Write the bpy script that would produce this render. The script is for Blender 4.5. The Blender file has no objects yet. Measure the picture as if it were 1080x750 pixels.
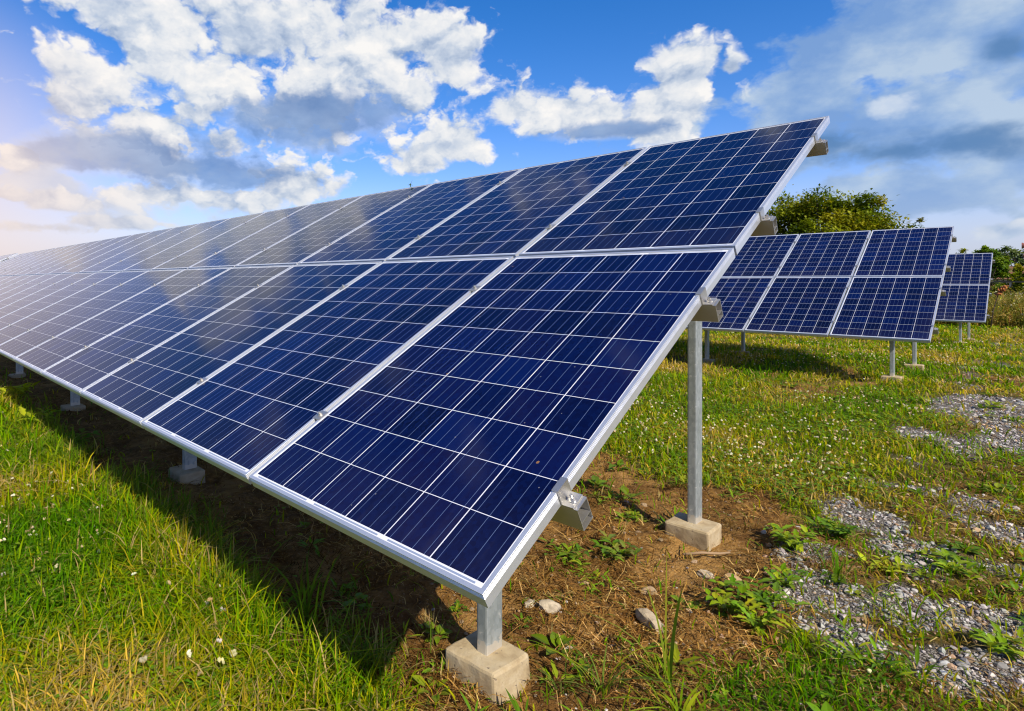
import bpy, bmesh, math, random
import numpy as np
from mathutils import Vector, Matrix

R = math.radians
scene = bpy.context.scene
COL = scene.collection

# ------------------------------------------------------------------ camera
CAM = np.array([0.775, -0.936, 0.643])
cam_d = bpy.data.cameras.new('camera')
cam = bpy.data.objects.new('camera', cam_d)
COL.objects.link(cam)
cam.location = CAM
cam.rotation_euler = (R(90), 0, R(47.171))
cam_d.sensor_width = 36
cam_d.lens = 619.3 / 1080 * 36
cam_d.shift_x = (540 - 427.0) / 1080
cam_d.shift_y = (296.8 - 375) / 1080
cam_d.clip_start = 0.02
cam_d.clip_end = 20000
scene.camera = cam

# ------------------------------------------------------------------ sun, view
SUN_TO = Vector((1.08, -0.38, 1.0)).normalized()      # direction towards the sun
SUN_EL = math.asin(SUN_TO.z)
SUN_AZ = math.atan2(SUN_TO.x, SUN_TO.y)               # clockwise from +Y
sun_d = bpy.data.lights.new('sun', 'SUN')
sun_d.energy = 5.0
sun_d.angle = R(0.5)
sun_d.color = (1.0, 0.90, 0.72)
sun = bpy.data.objects.new('sun', sun_d)
COL.objects.link(sun)
sun.location = (20, -8, 20)
sun.rotation_euler = (-SUN_TO).to_track_quat('-Z', 'Y').to_euler()
scene.cycles.filter_width = 1.15
vs = scene.view_settings
vs.view_transform = 'Standard'
vs.look = 'None'
vs.exposure = 0.45
vs.gamma = 1.0
vs.use_curve_mapping = False

# ------------------------------------------------------------------ node helpers
class NT:
    def __init__(self, tree, dims='3D'):
        self.dims = dims
        self.t = tree
        self.n = tree.nodes
        self.l = tree.links
    def node(self, typ, **kw):
        nd = self.n.new(typ)
        for k, v in kw.items():
            setattr(nd, k, v)
        return nd
    def put(self, sock, v):
        if isinstance(v, bpy.types.NodeSocket):
            self.l.new(v, sock)
        elif v is not None:
            if isinstance(v, (tuple, list)) and sock.type == 'RGBA' and len(v) == 3:
                v = (*v, 1)
            sock.default_value = v
    def m(self, op, a, b=None, c=None, clamp=False):
        nd = self.node('ShaderNodeMath', operation=op, use_clamp=clamp)
        for s, v in zip(nd.inputs, (a, b, c)):
            self.put(s, v)
        return nd.outputs[0]
    def vm(self, op, a, b=None, c=None, scale=None):
        nd = self.node('ShaderNodeVectorMath', operation=op)
        for s, v in zip(nd.inputs, (a, b, c)):
            self.put(s, v)
        if scale is not None:
            self.put(nd.inputs['Scale'], scale)
        return nd.outputs['Value'] if op in ('LENGTH', 'DOT_PRODUCT', 'DISTANCE') else nd.outputs['Vector']
    def rng(self, v, a, b, c=0.0, d=1.0, typ='SMOOTHSTEP'):
        nd = self.node('ShaderNodeMapRange', interpolation_type=typ)
        for s, x in zip(nd.inputs, (v, a, b, c, d)):
            self.put(s, x)
        return nd.outputs[0]
    def mix(self, f, a, b, blend='MIX'):
        nd = self.node('ShaderNodeMix', data_type='RGBA', blend_type=blend)
        self.put(nd.inputs[0], f)
        self.put(nd.inputs[6], a)
        self.put(nd.inputs[7], b)
        return nd.outputs[2]
    def noise(self, vec, scale, detail=4.0, rough=0.5, lac=2.0, dist=0.0, color=False):
        nd = self.node('ShaderNodeTexNoise', noise_dimensions=self.dims)
        self.put(nd.inputs['Vector'], vec)
        for k, v in (('Scale', scale), ('Detail', detail), ('Roughness', rough), ('Lacunarity', lac), ('Distortion', dist)):
            self.put(nd.inputs[k], v)
        return nd.outputs['Color' if color else 'Fac']
    def voro(self, vec, scale, feature='F1', detail=0.0, rand=1.0, out='Distance', smooth=None):
        nd = self.node('ShaderNodeTexVoronoi', feature=feature, voronoi_dimensions=self.dims)
        self.put(nd.inputs['Vector'], vec)
        self.put(nd.inputs['Scale'], scale)
        self.put(nd.inputs['Randomness'], rand)
        if 'Detail' in nd.inputs:
            self.put(nd.inputs['Detail'], detail)
        if smooth is not None:
            self.put(nd.inputs['Smoothness'], smooth)
        return nd.outputs[out]
    def xyz(self, v):
        nd = self.node('ShaderNodeSeparateXYZ')
        self.put(nd.inputs[0], v)
        return nd.outputs
    def vec(self, x, y, z):
        nd = self.node('ShaderNodeCombineXYZ')
        for s, v in zip(nd.inputs, (x, y, z)):
            self.put(s, v)
        return nd.outputs[0]
    def ramp(self, f, stops):
        nd = self.node('ShaderNodeValToRGB')
        el = nd.color_ramp.elements
        while len(el) < len(stops):
            el.new(0.5)
        for e, (p, c) in zip(el, stops):
            e.position = p
            e.color = (*c, 1)
        self.put(nd.inputs[0], f)
        return nd.outputs[0]

# ------------------------------------------------------------------ sky with clouds (azimuth and elevation in degrees, clockwise from +Y)
CLOUDS = [(-64.4, 12.77, 5.89, 1.85), (-71.28, 21.48, 9.22, 5.11), (-59.65, 21.28, 13.03, 7.04), (-75.37, 17.53, 3.59, 1.93), (-77.14, 14.51, 4.31, 2.25), (-70.5, 13.91, 7.01, 2.88), (-49.67, 22.13, 6.89, 4.75), (-55.17, 17.9, 9.89, 4.97), (-43.02, 20.73, 5.69, 3.39), (-46.34, 17.23, 3.7, 3.04), (-42.28, 13.31, 3.3, 2.44), (-45.51, 11.41, 3.69, 1.95), (-80.49, 10.1, 1.55, 1.2), (-70.1, 7.79, 4.7, 1.51), (-57.42, 9.12, 4.47, 1.95), (-78.5, 6.68, 4.73, 0.94), (-63.55, 7.5, 5.1, 1.22), (-79.17, 4.46, 3.99, 0.7), (-73.54, 5.12, 4.45, 0.66), (-32.86, 15.65, 5.72, 2.49), (-27.53, 15.23, 4.1, 2.11), (-21.7, 17.56, 3.62, 2.88), (-22.46, 14.4, 3.36, 2.36), (-18.05, 17.76, 1.13, 0.88), (-24.16, 13.14, 3.92, 1.78), (-24.16, 15.06, 5.32, 3.33), (-36.39, 16.11, 2.23, 1.34), (-1.91, 3.52, 1.56, 0.65)]
DARK = [(-55.62, 15.36, 8.98, 2.89), (-71.27, 11.01, 9.98, 2.44), (-64.4, 10.4, 6.73, 2.22), (-77.83, 10.77, 4.11, 1.54), (-28.19, 13.65, 4.96, 0.83)]
VEIL = [(-6.99, 16.95, 9.27, 7.73), (-12.21, 13.91, 6.85, 4.28), (-4.39, 11.2, 10.12, 5.86), (-6.45, 6.43, 11.32, 3.11), (-14.77, 9.83, 5.28, 3.03), (-24.16, 13.94, 7.04, 3.21)]
DVEIL = [(-6.45, 9.66, 10.22, 1.64), (-1.45, 15.45, 1.81, 1.2), (-11.59, 10.93, 3.67, 1.31)]
MIST = [(-63.13, 19.41, 19.1, 7.49), (-71.27, 11.01, 13.01, 4.06), (-69.71, 6.97, 14.82, 2.94), (-45.97, 22.54, 5.53, 3.94), (-44.58, 12.46, 5.52, 3.17), (-77.83, 7.67, 6.16, 3.12), (-7.86, 13.29, 2.55, 1.36)]
SKY_STRENGTH = 0.1

world = bpy.data.worlds.new('World')
scene.world = world
world.use_nodes = True

def blob_field(g, p, blobs, k=0.35):
    """1 at a blob's centre, 0 on its rim, negative outside; blobs joined smoothly."""
    d = None
    for a, e, ra, re in blobs:
        q = g.vm('MULTIPLY', g.vm('SUBTRACT', p, (a, e, 0)), (1 / ra, 1 / re, 0))
        f = g.m('SUBTRACT', 1.0, g.vm('LENGTH', q))
        if d is None:
            d = f
        else:
            d = g.m('SMOOTH_MAX', d, f, k)
    return g.m('MAXIMUM', d, -3.0)

def puff_group():
    """billowing detail of a cumulus, around zero"""
    t = bpy.data.node_groups.new('cloud_puffs', 'ShaderNodeTree')
    t.interface.new_socket('P', in_out='INPUT', socket_type='NodeSocketVector')
    t.interface.new_socket('D', in_out='OUTPUT', socket_type='NodeSocketFloat')
    g = NT(t, '2D')
    P = g.node('NodeGroupInput').outputs[0]
    out = g.node('NodeGroupOutput')
    v = g.vm('MULTIPLY', P, (0.16, 0.22, 0))
    warp = g.vm('SCALE', g.vm('SUBTRACT', g.noise(v, 1.6, 4.0, 0.6, color=True), (0.5, 0.5, 0.5)), scale=0.7)
    vw = g.vm('ADD', v, warp)
    n1 = g.noise(v, 1.25, 9.0, 0.5)
    puff = g.voro(vw, 1.35, 'SMOOTH_F1', detail=3.0, smooth=0.45)
    d = g.m('MULTIPLY', g.m('SUBTRACT', n1, 0.5), PUFF_N)
    d = g.m('MULTIPLY_ADD', g.m('SUBTRACT', 0.42, puff), PUFF_V, d)
    g.l.new(d, out.inputs[0])
    return t
PUFF_N, PUFF_V = 1.15, 1.05

def build_world():
    g = NT(world.node_tree, '2D')
    g.n.clear()
    co = g.node('ShaderNodeTexCoord').outputs['Generated']
    dx, dy, dz = g.xyz(g.vm('NORMALIZE', co))
    az = g.m('MULTIPLY', g.m('ARCTAN2', dx, dy), 180 / math.pi)
    el = g.m('MULTIPLY', g.m('ARCSINE', dz), 180 / math.pi)
    P = g.vec(az, el, 0.0)
    sky = g.node('ShaderNodeTexSky', sky_type='NISHITA')
    sky.sun_disc = False
    sky.sun_elevation = SUN_EL
    sky.sun_rotation = SUN_AZ
    sky.altitude = 200
    sky.air_density = 1.0
    sky.dust_density = 0.6
    sky.ozone_density = 2.5
    hs = g.node('ShaderNodeHueSaturation')
    g.put(hs.inputs['Saturation'], SKY_SAT)
    g.put(hs.inputs['Value'], SKY_VAL)
    g.put(hs.inputs['Color'], sky.outputs[0])
    c = g.vm('MULTIPLY', hs.outputs[0], SKY_TINT)
    pg = puff_group()
    def fld(p):
        nd = g.node('ShaderNodeGroup')
        nd.node_tree = pg
        g.put(nd.inputs[0], p)
        return nd.outputs[0]
    n0 = fld(P)
    n1 = fld(g.vm('ADD', P, (0.6, 1.0, 0)))
    s0 = g.m('ADD', blob_field(g, P, CLOUDS, 0.3), 0.42)
    # away from the clouds described above: scattered cumulus by noise alone
    far_a = g.rng(g.m('ABSOLUTE', g.m('SUBTRACT', az, -41.0)), 44.0, 54.0)
    far_e = g.rng(el, 27.0, 33.0)
    w = g.m('MAXIMUM', far_a, far_e)
    low = g.noise(g.vm('MULTIPLY', P, (0.06, 0.085, 0)), 1.0, 2.0, 0.5)
    s2 = g.m('MULTIPLY_ADD', low, 7.0, -4.3)
    s0 = g.m('ADD', g.m('MULTIPLY', s0, g.m('SUBTRACT', 1.0, w)), g.m('MULTIPLY', s2, w))
    d0 = g.m('ADD', s0, n0)
    d1 = g.m('ADD', s0, n1)
    vq = g.vm('MULTIPLY', P, (0.10, 0.2, 0))
    soft = g.noise(vq, 1.5, 7.0, 0.55)
    # pale veil
    veil = blob_field(g, P, VEIL, 0.4)
    veil = g.m('MULTIPLY_ADD', g.m('SUBTRACT', soft, 0.5), 1.15, veil)
    veil = g.m('MULTIPLY_ADD', n0, 0.45, veil)
    vmask = g.rng(veil, -0.05, 0.32)
    vbright = g.noise(g.vm('MULTIPLY', P, (0.09, 0.15, 0)), 1.5, 6.0, 0.55)
    vcol = g.ramp(vbright, [(0.36, CV0), (0.50, CV1), (0.66, CV2)])
    c = g.mix(g.m('MULTIPLY', vmask, 0.88), c, vcol)
    dv = blob_field(g, P, DVEIL, 0.3)
    dv = g.m('MULTIPLY_ADD', g.m('SUBTRACT', soft, 0.5), 1.1, dv)
    dv = g.m('MULTIPLY_ADD', n0, 0.4, dv)
    c = g.mix(g.m('MULTIPLY', g.rng(dv, -0.05, 0.7), 0.9), c, CDV)
    # thin white cloud filling in between the cumulus of the left half
    mi = g.m('MULTIPLY_ADD', g.m('SUBTRACT', soft, 0.5), 1.3, blob_field(g, P, MIST, 0.4))
    mi = g.m('MULTIPLY_ADD', n0, 0.7, mi)
    c = g.mix(g.m('MULTIPLY', g.rng(mi, -0.02, 0.55), 0.86), c, g.ramp(vbright, [(0.34, CM0), (0.62, CM1)]))
    # cumulus
    mask = g.rng(d0, -0.06, 0.42)
    lit = g.m('MULTIPLY_ADD', g.m('SUBTRACT', d0, d1), 0.75, 0.62)
    thick = g.rng(d0, 0.2, 1.6)
    lowf = g.noise(g.vm('MULTIPLY', P, (0.13, 0.2, 0)), 1.3, 3.0, 0.5)
    lit = g.m('SUBTRACT', lit, g.m('MULTIPLY', thick, g.m('MULTIPLY_ADD', lowf, 1.3, -0.45)), clamp=True)
    ccol = g.ramp(lit, [(0.0, CC0), (0.35, CC1), (0.62, CC2), (1.0, CC3)])
    # grey bases
    dk = blob_field(g, P, DARK, 0.3)
    dk = g.m('MULTIPLY_ADD', g.m('SUBTRACT', soft, 0.5), 1.3, dk)
    dk = g.m('MULTIPLY_ADD', g.m('SUBTRACT', lit, 0.55), -0.55, dk)
    dmask = g.rng(dk, -0.30, 0.50)
    ccol = g.mix(g.m('MULTIPLY', dmask, 0.92), ccol, g.ramp(soft, [(0.3, CD0), (0.7, CD1)]))
    mask = g.m('MAXIMUM', mask, g.m('MULTIPLY', dmask, 0.85))
    c = g.mix(mask, c, ccol)
    # low haze near the horizon is warmer and paler
    hz = g.rng(el, 0.0, 10.0, 0.75, 0.0)
    c = g.mix(hz, c, CHZ)
    # lens flare imitated by a warm glow mixed into the low western sky
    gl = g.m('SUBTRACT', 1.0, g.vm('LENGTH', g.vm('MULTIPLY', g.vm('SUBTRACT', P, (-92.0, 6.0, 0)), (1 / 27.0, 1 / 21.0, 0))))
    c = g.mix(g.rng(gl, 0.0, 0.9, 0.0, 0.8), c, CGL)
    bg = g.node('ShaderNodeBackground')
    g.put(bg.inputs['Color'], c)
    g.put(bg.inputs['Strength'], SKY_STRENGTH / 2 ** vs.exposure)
    out = g.node('ShaderNodeOutputWorld')
    g.l.new(bg.outputs[0], out.inputs[0])
    world.cycles.sampling_method = 'MANUAL'
    world.cycles.sample_map_resolution = 512

def S(r, gg, b, k=1 / SKY_STRENGTH):
    """display colour 0-255 -> linear, at the sky's own scale"""
    f = lambda v: (v / 255 / 12.92 if v < 10.3 else ((v / 255 + 0.055) / 1.055) ** 2.4) * k
    return (f(r), f(gg), f(b))
SKY_SAT, SKY_VAL = 1.42, 1.1
SKY_TINT = (1.80, 1.34, 1.60)
CV0, CV1, CV2 = S(128, 164, 214), S(156, 184, 220), S(192, 210, 228)
CM0, CM1 = S(182, 203, 232), S(222, 230, 240)
CDV = S(92, 134, 184)
CC0, CC1, CC2, CC3 = S(150, 172, 205), S(196, 208, 226), S(228, 232, 238), S(250, 248, 246)
CD0, CD1 = S(96, 132, 186), S(138, 168, 212)
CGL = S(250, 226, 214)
CHZ = S(172, 194, 224)
build_world()

# ------------------------------------------------------------------ mesh and object helpers
rng = np.random.default_rng(11)
random.seed(5)

def tag(o, label=None, cat=None, group=None, kind=None):
    if label: o['label'] = label
    if cat: o['category'] = cat
    if group: o['group'] = group
    if kind: o['kind'] = kind
    return o

def empty(name, loc, parent=None):
    o = bpy.data.objects.new(name, None)
    o.empty_display_size = 0.1
    o.location = loc
    COL.objects.link(o)
    o.parent = parent
    return o

def link(name, me, mat=None, parent=None, loc=None, rot=None):
    o = bpy.data.objects.new(name, me)
    COL.objects.link(o)
    o.parent = parent
    if loc is not None: o.location = loc
    if rot is not None: o.rotation_euler = rot
    if mat is not None and not me.materials:
        me.materials.append(mat)
    return o

def np_mesh(name, V, tris=None, quads=None, col=None, smooth=False):
    """mesh straight from arrays; col is one RGB per vertex"""
    me = bpy.data.meshes.new(name)
    V = np.asarray(V, np.float32).reshape(-1, 3)
    parts, sizes = [], []
    for f, k in ((tris, 3), (quads, 4)):
        if f is not None and len(f):
            f = np.asarray(f, np.int32).reshape(-1, k)
            parts.append(f.ravel())
            sizes.append(np.full(len(f), k, np.int32))
    loops = np.concatenate(parts)
    sizes = np.concatenate(sizes)
    start = np.concatenate(([0], np.cumsum(sizes)[:-1])).astype(np.int32)
    me.vertices.add(len(V))
    me.vertices.foreach_set('co', V.ravel())
    me.loops.add(len(loops))
    me.loops.foreach_set('vertex_index', loops)
    me.polygons.add(len(sizes))
    me.polygons.foreach_set('loop_start', start)
    if col is not None:
        a = me.color_attributes.new('col', 'FLOAT_COLOR', 'POINT')
        c = np.ones((len(V), 4), np.float32)
        c[:, :3] = col
        a.data.foreach_set('color', c.ravel())
    me.polygons.foreach_set('use_smooth', np.full(len(sizes), smooth, bool))
    me.update(calc_edges=True)
    return me

class MB:
    """collects boxes and bars into one mesh"""
    def __init__(self):
        self.bm = bmesh.new()
    def box(self, x0, x1, y0, y1, z0, z1, bevel=0.0):
        r = bmesh.ops.create_cube(self.bm, size=1.0)
        for v in r['verts']:
            v.co = Vector(((x0 + x1) / 2 + v.co.x * (x1 - x0), (y0 + y1) / 2 + v.co.y * (y1 - y0), (z0 + z1) / 2 + v.co.z * (z1 - z0)))
        if bevel:
            es = list({e for v in r['verts'] for e in v.link_edges})
            bmesh.ops.bevel(self.bm, geom=es, offset=bevel, segments=2, profile=0.6, affect='EDGES')
        return self
    def cyl(self, c, r, h, n=10, axis='Z', r2=None):
        q = bmesh.ops.create_cone(self.bm, cap_ends=True, segments=n, radius1=r, radius2=r if r2 is None else r2, depth=h)
        M = Matrix.Translation(c)
        if axis == 'X': M = M @ Matrix.Rotation(R(90), 4, 'Y')
        if axis == 'Y': M = M @ Matrix.Rotation(R(90), 4, 'X')
        bmesh.ops.transform(self.bm, matrix=M, verts=q['verts'])
        return self
    def tube(self, pts, rad, n=6):
        prev = None
        for i, p in enumerate(pts):
            p = Vector(p)
            a = Vector(pts[max(i - 1, 0)]); b = Vector(pts[min(i + 1, len(pts) - 1)])
            d = (b - a).normalized()
            u = d.orthogonal().normalized(); w = d.cross(u)
            rr = rad[i] if isinstance(rad, (list, tuple)) else rad
            ring = [self.bm.verts.new(p + rr * (math.cos(2 * math.pi * k / n) * u + math.sin(2 * math.pi * k / n) * w)) for k in range(n)]
            if prev:
                best = min(range(n), key=lambda s: sum((ring[(k + s) % n].co - prev[k].co).length for k in range(n)))
                ring = ring[best:] + ring[:best]
                for k in range(n):
                    self.bm.faces.new((prev[k], prev[(k + 1) % n], ring[(k + 1) % n], ring[k]))
            else:
                self.bm.faces.new(ring[::-1])
            prev = ring
        self.bm.faces.new(prev)
        return self
    def mesh(self, name, smooth=False):
        bmesh.ops.recalc_face_normals(self.bm, faces=self.bm.faces[:])
        me = bpy.data.meshes.new(name)
        self.bm.to_mesh(me)
        self.bm.free()
        if smooth:
            for p in me.polygons: p.use_smooth = True
        return me

def vnoise(x, y, s, seed=0):
    """value noise 0..1"""
    x = np.asarray(x, float) * s + seed * 17.31
    y = np.asarray(y, float) * s + seed * 9.77
    xi, yi = np.floor(x).astype(np.int64), np.floor(y).astype(np.int64)
    fx, fy = x - xi, y - yi
    fx = fx * fx * (3 - 2 * fx); fy = fy * fy * (3 - 2 * fy)
    def h(a, b):
        n = (a * 374761393 + b * 668265263 + seed * 144665) & 0x7fffffff
        n = ((n ^ (n >> 13)) * 1274126177) & 0x7fffffff
        return ((n ^ (n >> 16)) & 0xffff) / 65535.0
    return (h(xi, yi) * (1 - fx) + h(xi + 1, yi) * fx) * (1 - fy) + (h(xi, yi + 1) * (1 - fx) + h(xi + 1, yi + 1) * fx) * fy

def fbm(x, y, s, oct=4, seed=0):
    t = a = 0; w = 1.0
    for i in range(oct):
        t = t + w * vnoise(x, y, s * 2 ** i, seed + i); a += w; w *= 0.5
    return t / a

def sstep(v, a, b):
    t = np.clip((v - a) / (b - a), 0, 1)
    return t * t * (3 - 2 * t)

# ------------------------------------------------------------------ materials
def new_mat(name):
    m = bpy.data.materials.new(name)
    m.use_nodes = True
    g = NT(m.node_tree)
    g.n.clear()
    out = g.node('ShaderNodeOutputMaterial')
    b = g.node('ShaderNodeBsdfPrincipled')
    g.l.new(b.outputs[0], out.inputs[0])
    return m, g, b, out

def bump(g, b, h, strength=0.5, dist=0.01):
    nd = g.node('ShaderNodeBump')
    g.put(nd.inputs['Strength'], strength)
    g.put(nd.inputs['Distance'], dist)
    g.put(nd.inputs['Height'], h)
    g.l.new(nd.outputs[0], b.inputs['Normal'])

PW, PL, PITCH, VGAP = 0.992, 1.65, 1.012, 0.02       # panel size, pitch along the row, gap between the rows
CELL = 0.1602

def mat_cells():
    m, g, b, _ = new_mat('blue_solar_cells')
    co = g.node('ShaderNodeTexCoord').outputs['Object']
    rnd = g.node('ShaderNodeObjectInfo').outputs['Random']
    x, y, z = g.xyz(co)
    u = g.m('MULTIPLY_ADD', x, 1 / CELL, 3.0)
    v = g.m('MULTIPLY_ADD', g.m('SUBTRACT', y, (PL - 10 * CELL) / 2), 1 / CELL, 0.0)
    fu = g.m('ABSOLUTE', g.m('SUBTRACT', g.m('FRACT', u), 0.5))
    fv = g.m('ABSOLUTE', g.m('SUBTRACT', g.m('FRACT', v), 0.5))
    inu = g.m('LESS_THAN', fu, 0.5 - 0.0016 / CELL)
    inv = g.m('LESS_THAN', fv, 0.5 - 0.0011 / CELL)
    rx = g.m('LESS_THAN', g.m('ABSOLUTE', g.m('SUBTRACT', u, 3.0)), 3.0)
    ry = g.m('LESS_THAN', g.m('ABSOLUTE', g.m('SUBTRACT', v, 5.0)), 5.0)
    cell = g.m('MULTIPLY', g.m('MULTIPLY', inu, inv), g.m('MULTIPLY', rx, ry))
    # colour of each cell, grains of the silicon
    wn = g.node('ShaderNodeTexWhiteNoise', noise_dimensions='3D')
    g.put(wn.inputs['Vector'], g.vec(g.m('FLOOR', u), g.m('FLOOR', v), g.m('MULTIPLY', rnd, 97.0)))
    hue = wn.outputs['Value']
    grain = g.voro(g.vm('MULTIPLY', co, (1.0, 0.8, 0)), 95.0, out='Color')
    gr = g.xyz(grain)[0]
    base = g.ramp(hue, [(0.0, (0.0008, 0.0018, 0.018)), (0.35, (0.0010, 0.0036, 0.038)), (0.7, (0.0026, 0.0032, 0.032)), (1.0, (0.0010, 0.0062, 0.058))])
    base = g.mix(g.m('MULTIPLY', gr, 0.35), base, (0.0015, 0.0085, 0.066))
    # bus bars, four per cell, and the finer conductors across them
    fb = g.m('ABSOLUTE', g.m('SUBTRACT', g.m('FRACT', g.m('MULTIPLY_ADD', u, 4.0, 0.0)), 0.5))
    bus = g.m('LESS_THAN', fb, 0.5 * 0.0017 / (CELL / 4))
    base = g.mix(g.m('MULTIPLY', bus, 0.75), base, (0.085, 0.13, 0.25))
    base = g.mix(1.0, base, g.ramp(g.m('FRACT', g.m('MULTIPLY', rnd, 7.31)), [(0.0, (.55, .66, .70)), (0.5, (.9, .88, .85)), (1.0, (1.05, 1.02, 1.0))]), 'MULTIPLY')
    col = g.mix(cell, (0.60, 0.62, 0.66), base)
    # collecting ribbons in the end margins, one dash for every pair of cells
    f2 = g.m('ABSOLUTE', g.m('SUBTRACT', g.m('FRACT', g.m('MULTIPLY', u, 0.5)), 0.5))
    yy = g.m('ABSOLUTE', g.m('SUBTRACT', y, PL / 2))
    rib = g.m('MULTIPLY', g.m('LESS_THAN', g.m('ABSOLUTE', g.m('SUBTRACT', yy, PL / 2 - 0.0178)), 0.0026), g.m('LESS_THAN', f2, 0.44))
    rib = g.m('MULTIPLY', rib, rx)
    col = g.mix(rib, col, (0.20, 0.25, 0.36))
    # dust and specks of dried leaf
    off = g.vm('ADD', co, g.vec(g.m('MULTIPLY', rnd, 31.0), g.m('MULTIPLY', rnd, 53.0), 0.0))
    vd = g.node('ShaderNodeTexVoronoi', feature='F1')
    g.put(vd.inputs['Vector'], off); g.put(vd.inputs['Scale'], 7.0)
    big = g.m('GREATER_THAN', g.xyz(vd.outputs['Color'])[1], 0.78)
    wob = g.noise(off, 130.0, 2.0)
    speck = g.m('MULTIPLY', g.m('LESS_THAN', g.m('ADD', vd.outputs['Distance'], g.m('MULTIPLY', wob, 0.05)), 0.058), big)
    v2 = g.node('ShaderNodeTexVoronoi', feature='F1')
    g.put(v2.inputs['Vector'], off); g.put(v2.inputs['Scale'], 24.0)
    tiny = g.m('MULTIPLY', g.m('LESS_THAN', v2.outputs['Distance'], 0.055), g.m('GREATER_THAN', g.xyz(v2.outputs['Color'])[0], 0.62))
    col = g.mix(g.m('MULTIPLY', tiny, 0.45), col, (0.28, 0.28, 0.27))
    col = g.mix(g.m('MULTIPLY', speck, 0.85), col, (0.23, 0.12, 0.045))
    strk = g.rng(g.noise(g.vm('MULTIPLY', off, (34.0, 1.3, 0)), 1.0, 4.0, 0.6), 0.50, 0.80)
    dust = g.m('MULTIPLY', g.m('MULTIPLY_ADD', strk, 0.9, g.noise(off, 5.0, 6.0, 0.65)), g.rng(y, 0.0, 0.35, 0.035, 0.004))
    col = g.mix(dust, col, (0.30, 0.27, 0.22))
    g.put(b.inputs['Base Color'], col)
    g.put(b.inputs['Roughness'], g.m('MULTIPLY_ADD', g.m('MAXIMUM', speck, tiny), 0.4, g.m('MULTIPLY_ADD', g.noise(off, 3.0, 5.0), 0.07, 0.07)))
    g.put(b.inputs['IOR'], 1.22)
    return m

def mat_metal(name, base, metallic, rough, scale=40.0, var=0.12, streak=(1, 1, 1), bmp=0.0):
    m, g, b, _ = new_mat(name)
    co = g.node('ShaderNodeTexCoord').outputs['Object']
    n = g.noise(g.vm('MULTIPLY', co, streak), scale, 5.0, 0.6)
    n2 = g.noise(co, scale * 0.13, 3.0, 0.5)
    f = g.m('MULTIPLY_ADD', n, var, g.m('MULTIPLY', n2, var))
    col = g.mix(f, tuple(min(1, c * (1 + var * 0.6)) for c in base), tuple(c * 0.45 for c in base))
    g.put(b.inputs['Base Color'], col)
    g.put(b.inputs['Metallic'], metallic)
    g.put(b.inputs['Roughness'], g.m('MULTIPLY_ADD', n, 0.25, rough - 0.12))
    if bmp:
        bump(g, b, n, bmp, 0.002)
    return m

def mat_galv():
    m, g, b, _ = new_mat('galvanised_steel')
    co = g.node('ShaderNodeTexCoord').outputs['Object']
    sp = g.xyz(g.voro(g.vm('MULTIPLY', co, (1, 1, 0.6)), 75.0, out='Color'))[0]
    n = g.noise(co, 14.0, 6.0, 0.6)
    spots = g.rng(g.noise(co, 60.0, 3.0, 0.6), 0.63, 0.70)
    runs = g.rng(g.noise(g.vm('MULTIPLY', co, (30, 30, 1.6)), 1.0, 4.0, 0.6), 0.5, 0.75)
    col = g.ramp(g.m('MULTIPLY_ADD', sp, 0.35, g.m('MULTIPLY', n, 0.65)), [(0.2, (0.26, 0.30, 0.315)), (0.55, (0.36, 0.405, 0.42)), (0.85, (0.46, 0.50, 0.51))])
    col = g.mix(g.m('MULTIPLY', runs, 0.35), col, (0.26, 0.27, 0.26))
    col = g.mix(g.m('MULTIPLY', spots, 0.6), col, (0.66, 0.67, 0.66))
    z = g.xyz(co)[2]
    splash = g.m('SUBTRACT', g.m('MULTIPLY', g.noise(co, 38.0, 6.0, 0.7), 0.13), g.m('ADD', z, 0.025))
    col = g.mix(g.rng(splash, 0.0, 0.012, 0.0, 0.8), col, (0.58, 0.54, 0.46))
    g.put(b.inputs['Base Color'], col)
    g.put(b.inputs['Metallic'], 0.55)
    g.put(b.inputs['Roughness'], g.m('MULTIPLY_ADD', n, 0.25, 0.33))
    bump(g, b, n, 0.15, 0.003)
    return m

def mat_concrete():
    m, g, b, _ = new_mat('rough_concrete')
    co = g.node('ShaderNodeTexCoord').outputs['Object']
    n = g.noise(co, 9.0, 8.0, 0.62)
    f = g.noise(co, 70.0, 5.0, 0.6)
    vp = g.node('ShaderNodeTexVoronoi', feature='F1'); g.put(vp.inputs['Vector'], g.vm('ADD', co, g.vm('SCALE', g.noise(co, 40.0, 3.0, color=True), scale=0.03))); g.put(vp.inputs['Scale'], 62.0)
    pr = g.m('MULTIPLY', g.m('POWER', g.xyz(vp.outputs['Color'])[0], 3.0), 0.30)
    pit = g.rng(vp.outputs['Distance'], g.m('MULTIPLY', pr, 0.6), g.m('ADD', pr, 0.03))
    col = g.ramp(n, [(0.3, (0.20, 0.14, 0.07)), (0.48, (0.35, 0.275, 0.16)), (0.7, (0.46, 0.395, 0.27))])
    col = g.mix(g.m('MULTIPLY', g.rng(f, 0.45, 0.72), 0.35), col, (0.24, 0.17, 0.10))
    z = g.xyz(co)[2]
    col = g.mix(g.rng(g.m('MULTIPLY_ADD', n, 0.10, z), -0.10, -0.03, 0.75, 0.0), col, (0.20, 0.12, 0.055))
    col = g.mix(g.m('SUBTRACT', 1.0, pit), col, (0.22, 0.17, 0.11))
    g.put(b.inputs['Base Color'], col)
    g.put(b.inputs['Roughness'], 0.92)
    h = g.m('MULTIPLY_ADD', pit, 0.5, g.m('MULTIPLY', f, 0.6))
    bump(g, b, h, 0.55, 0.006)
    return m

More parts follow.
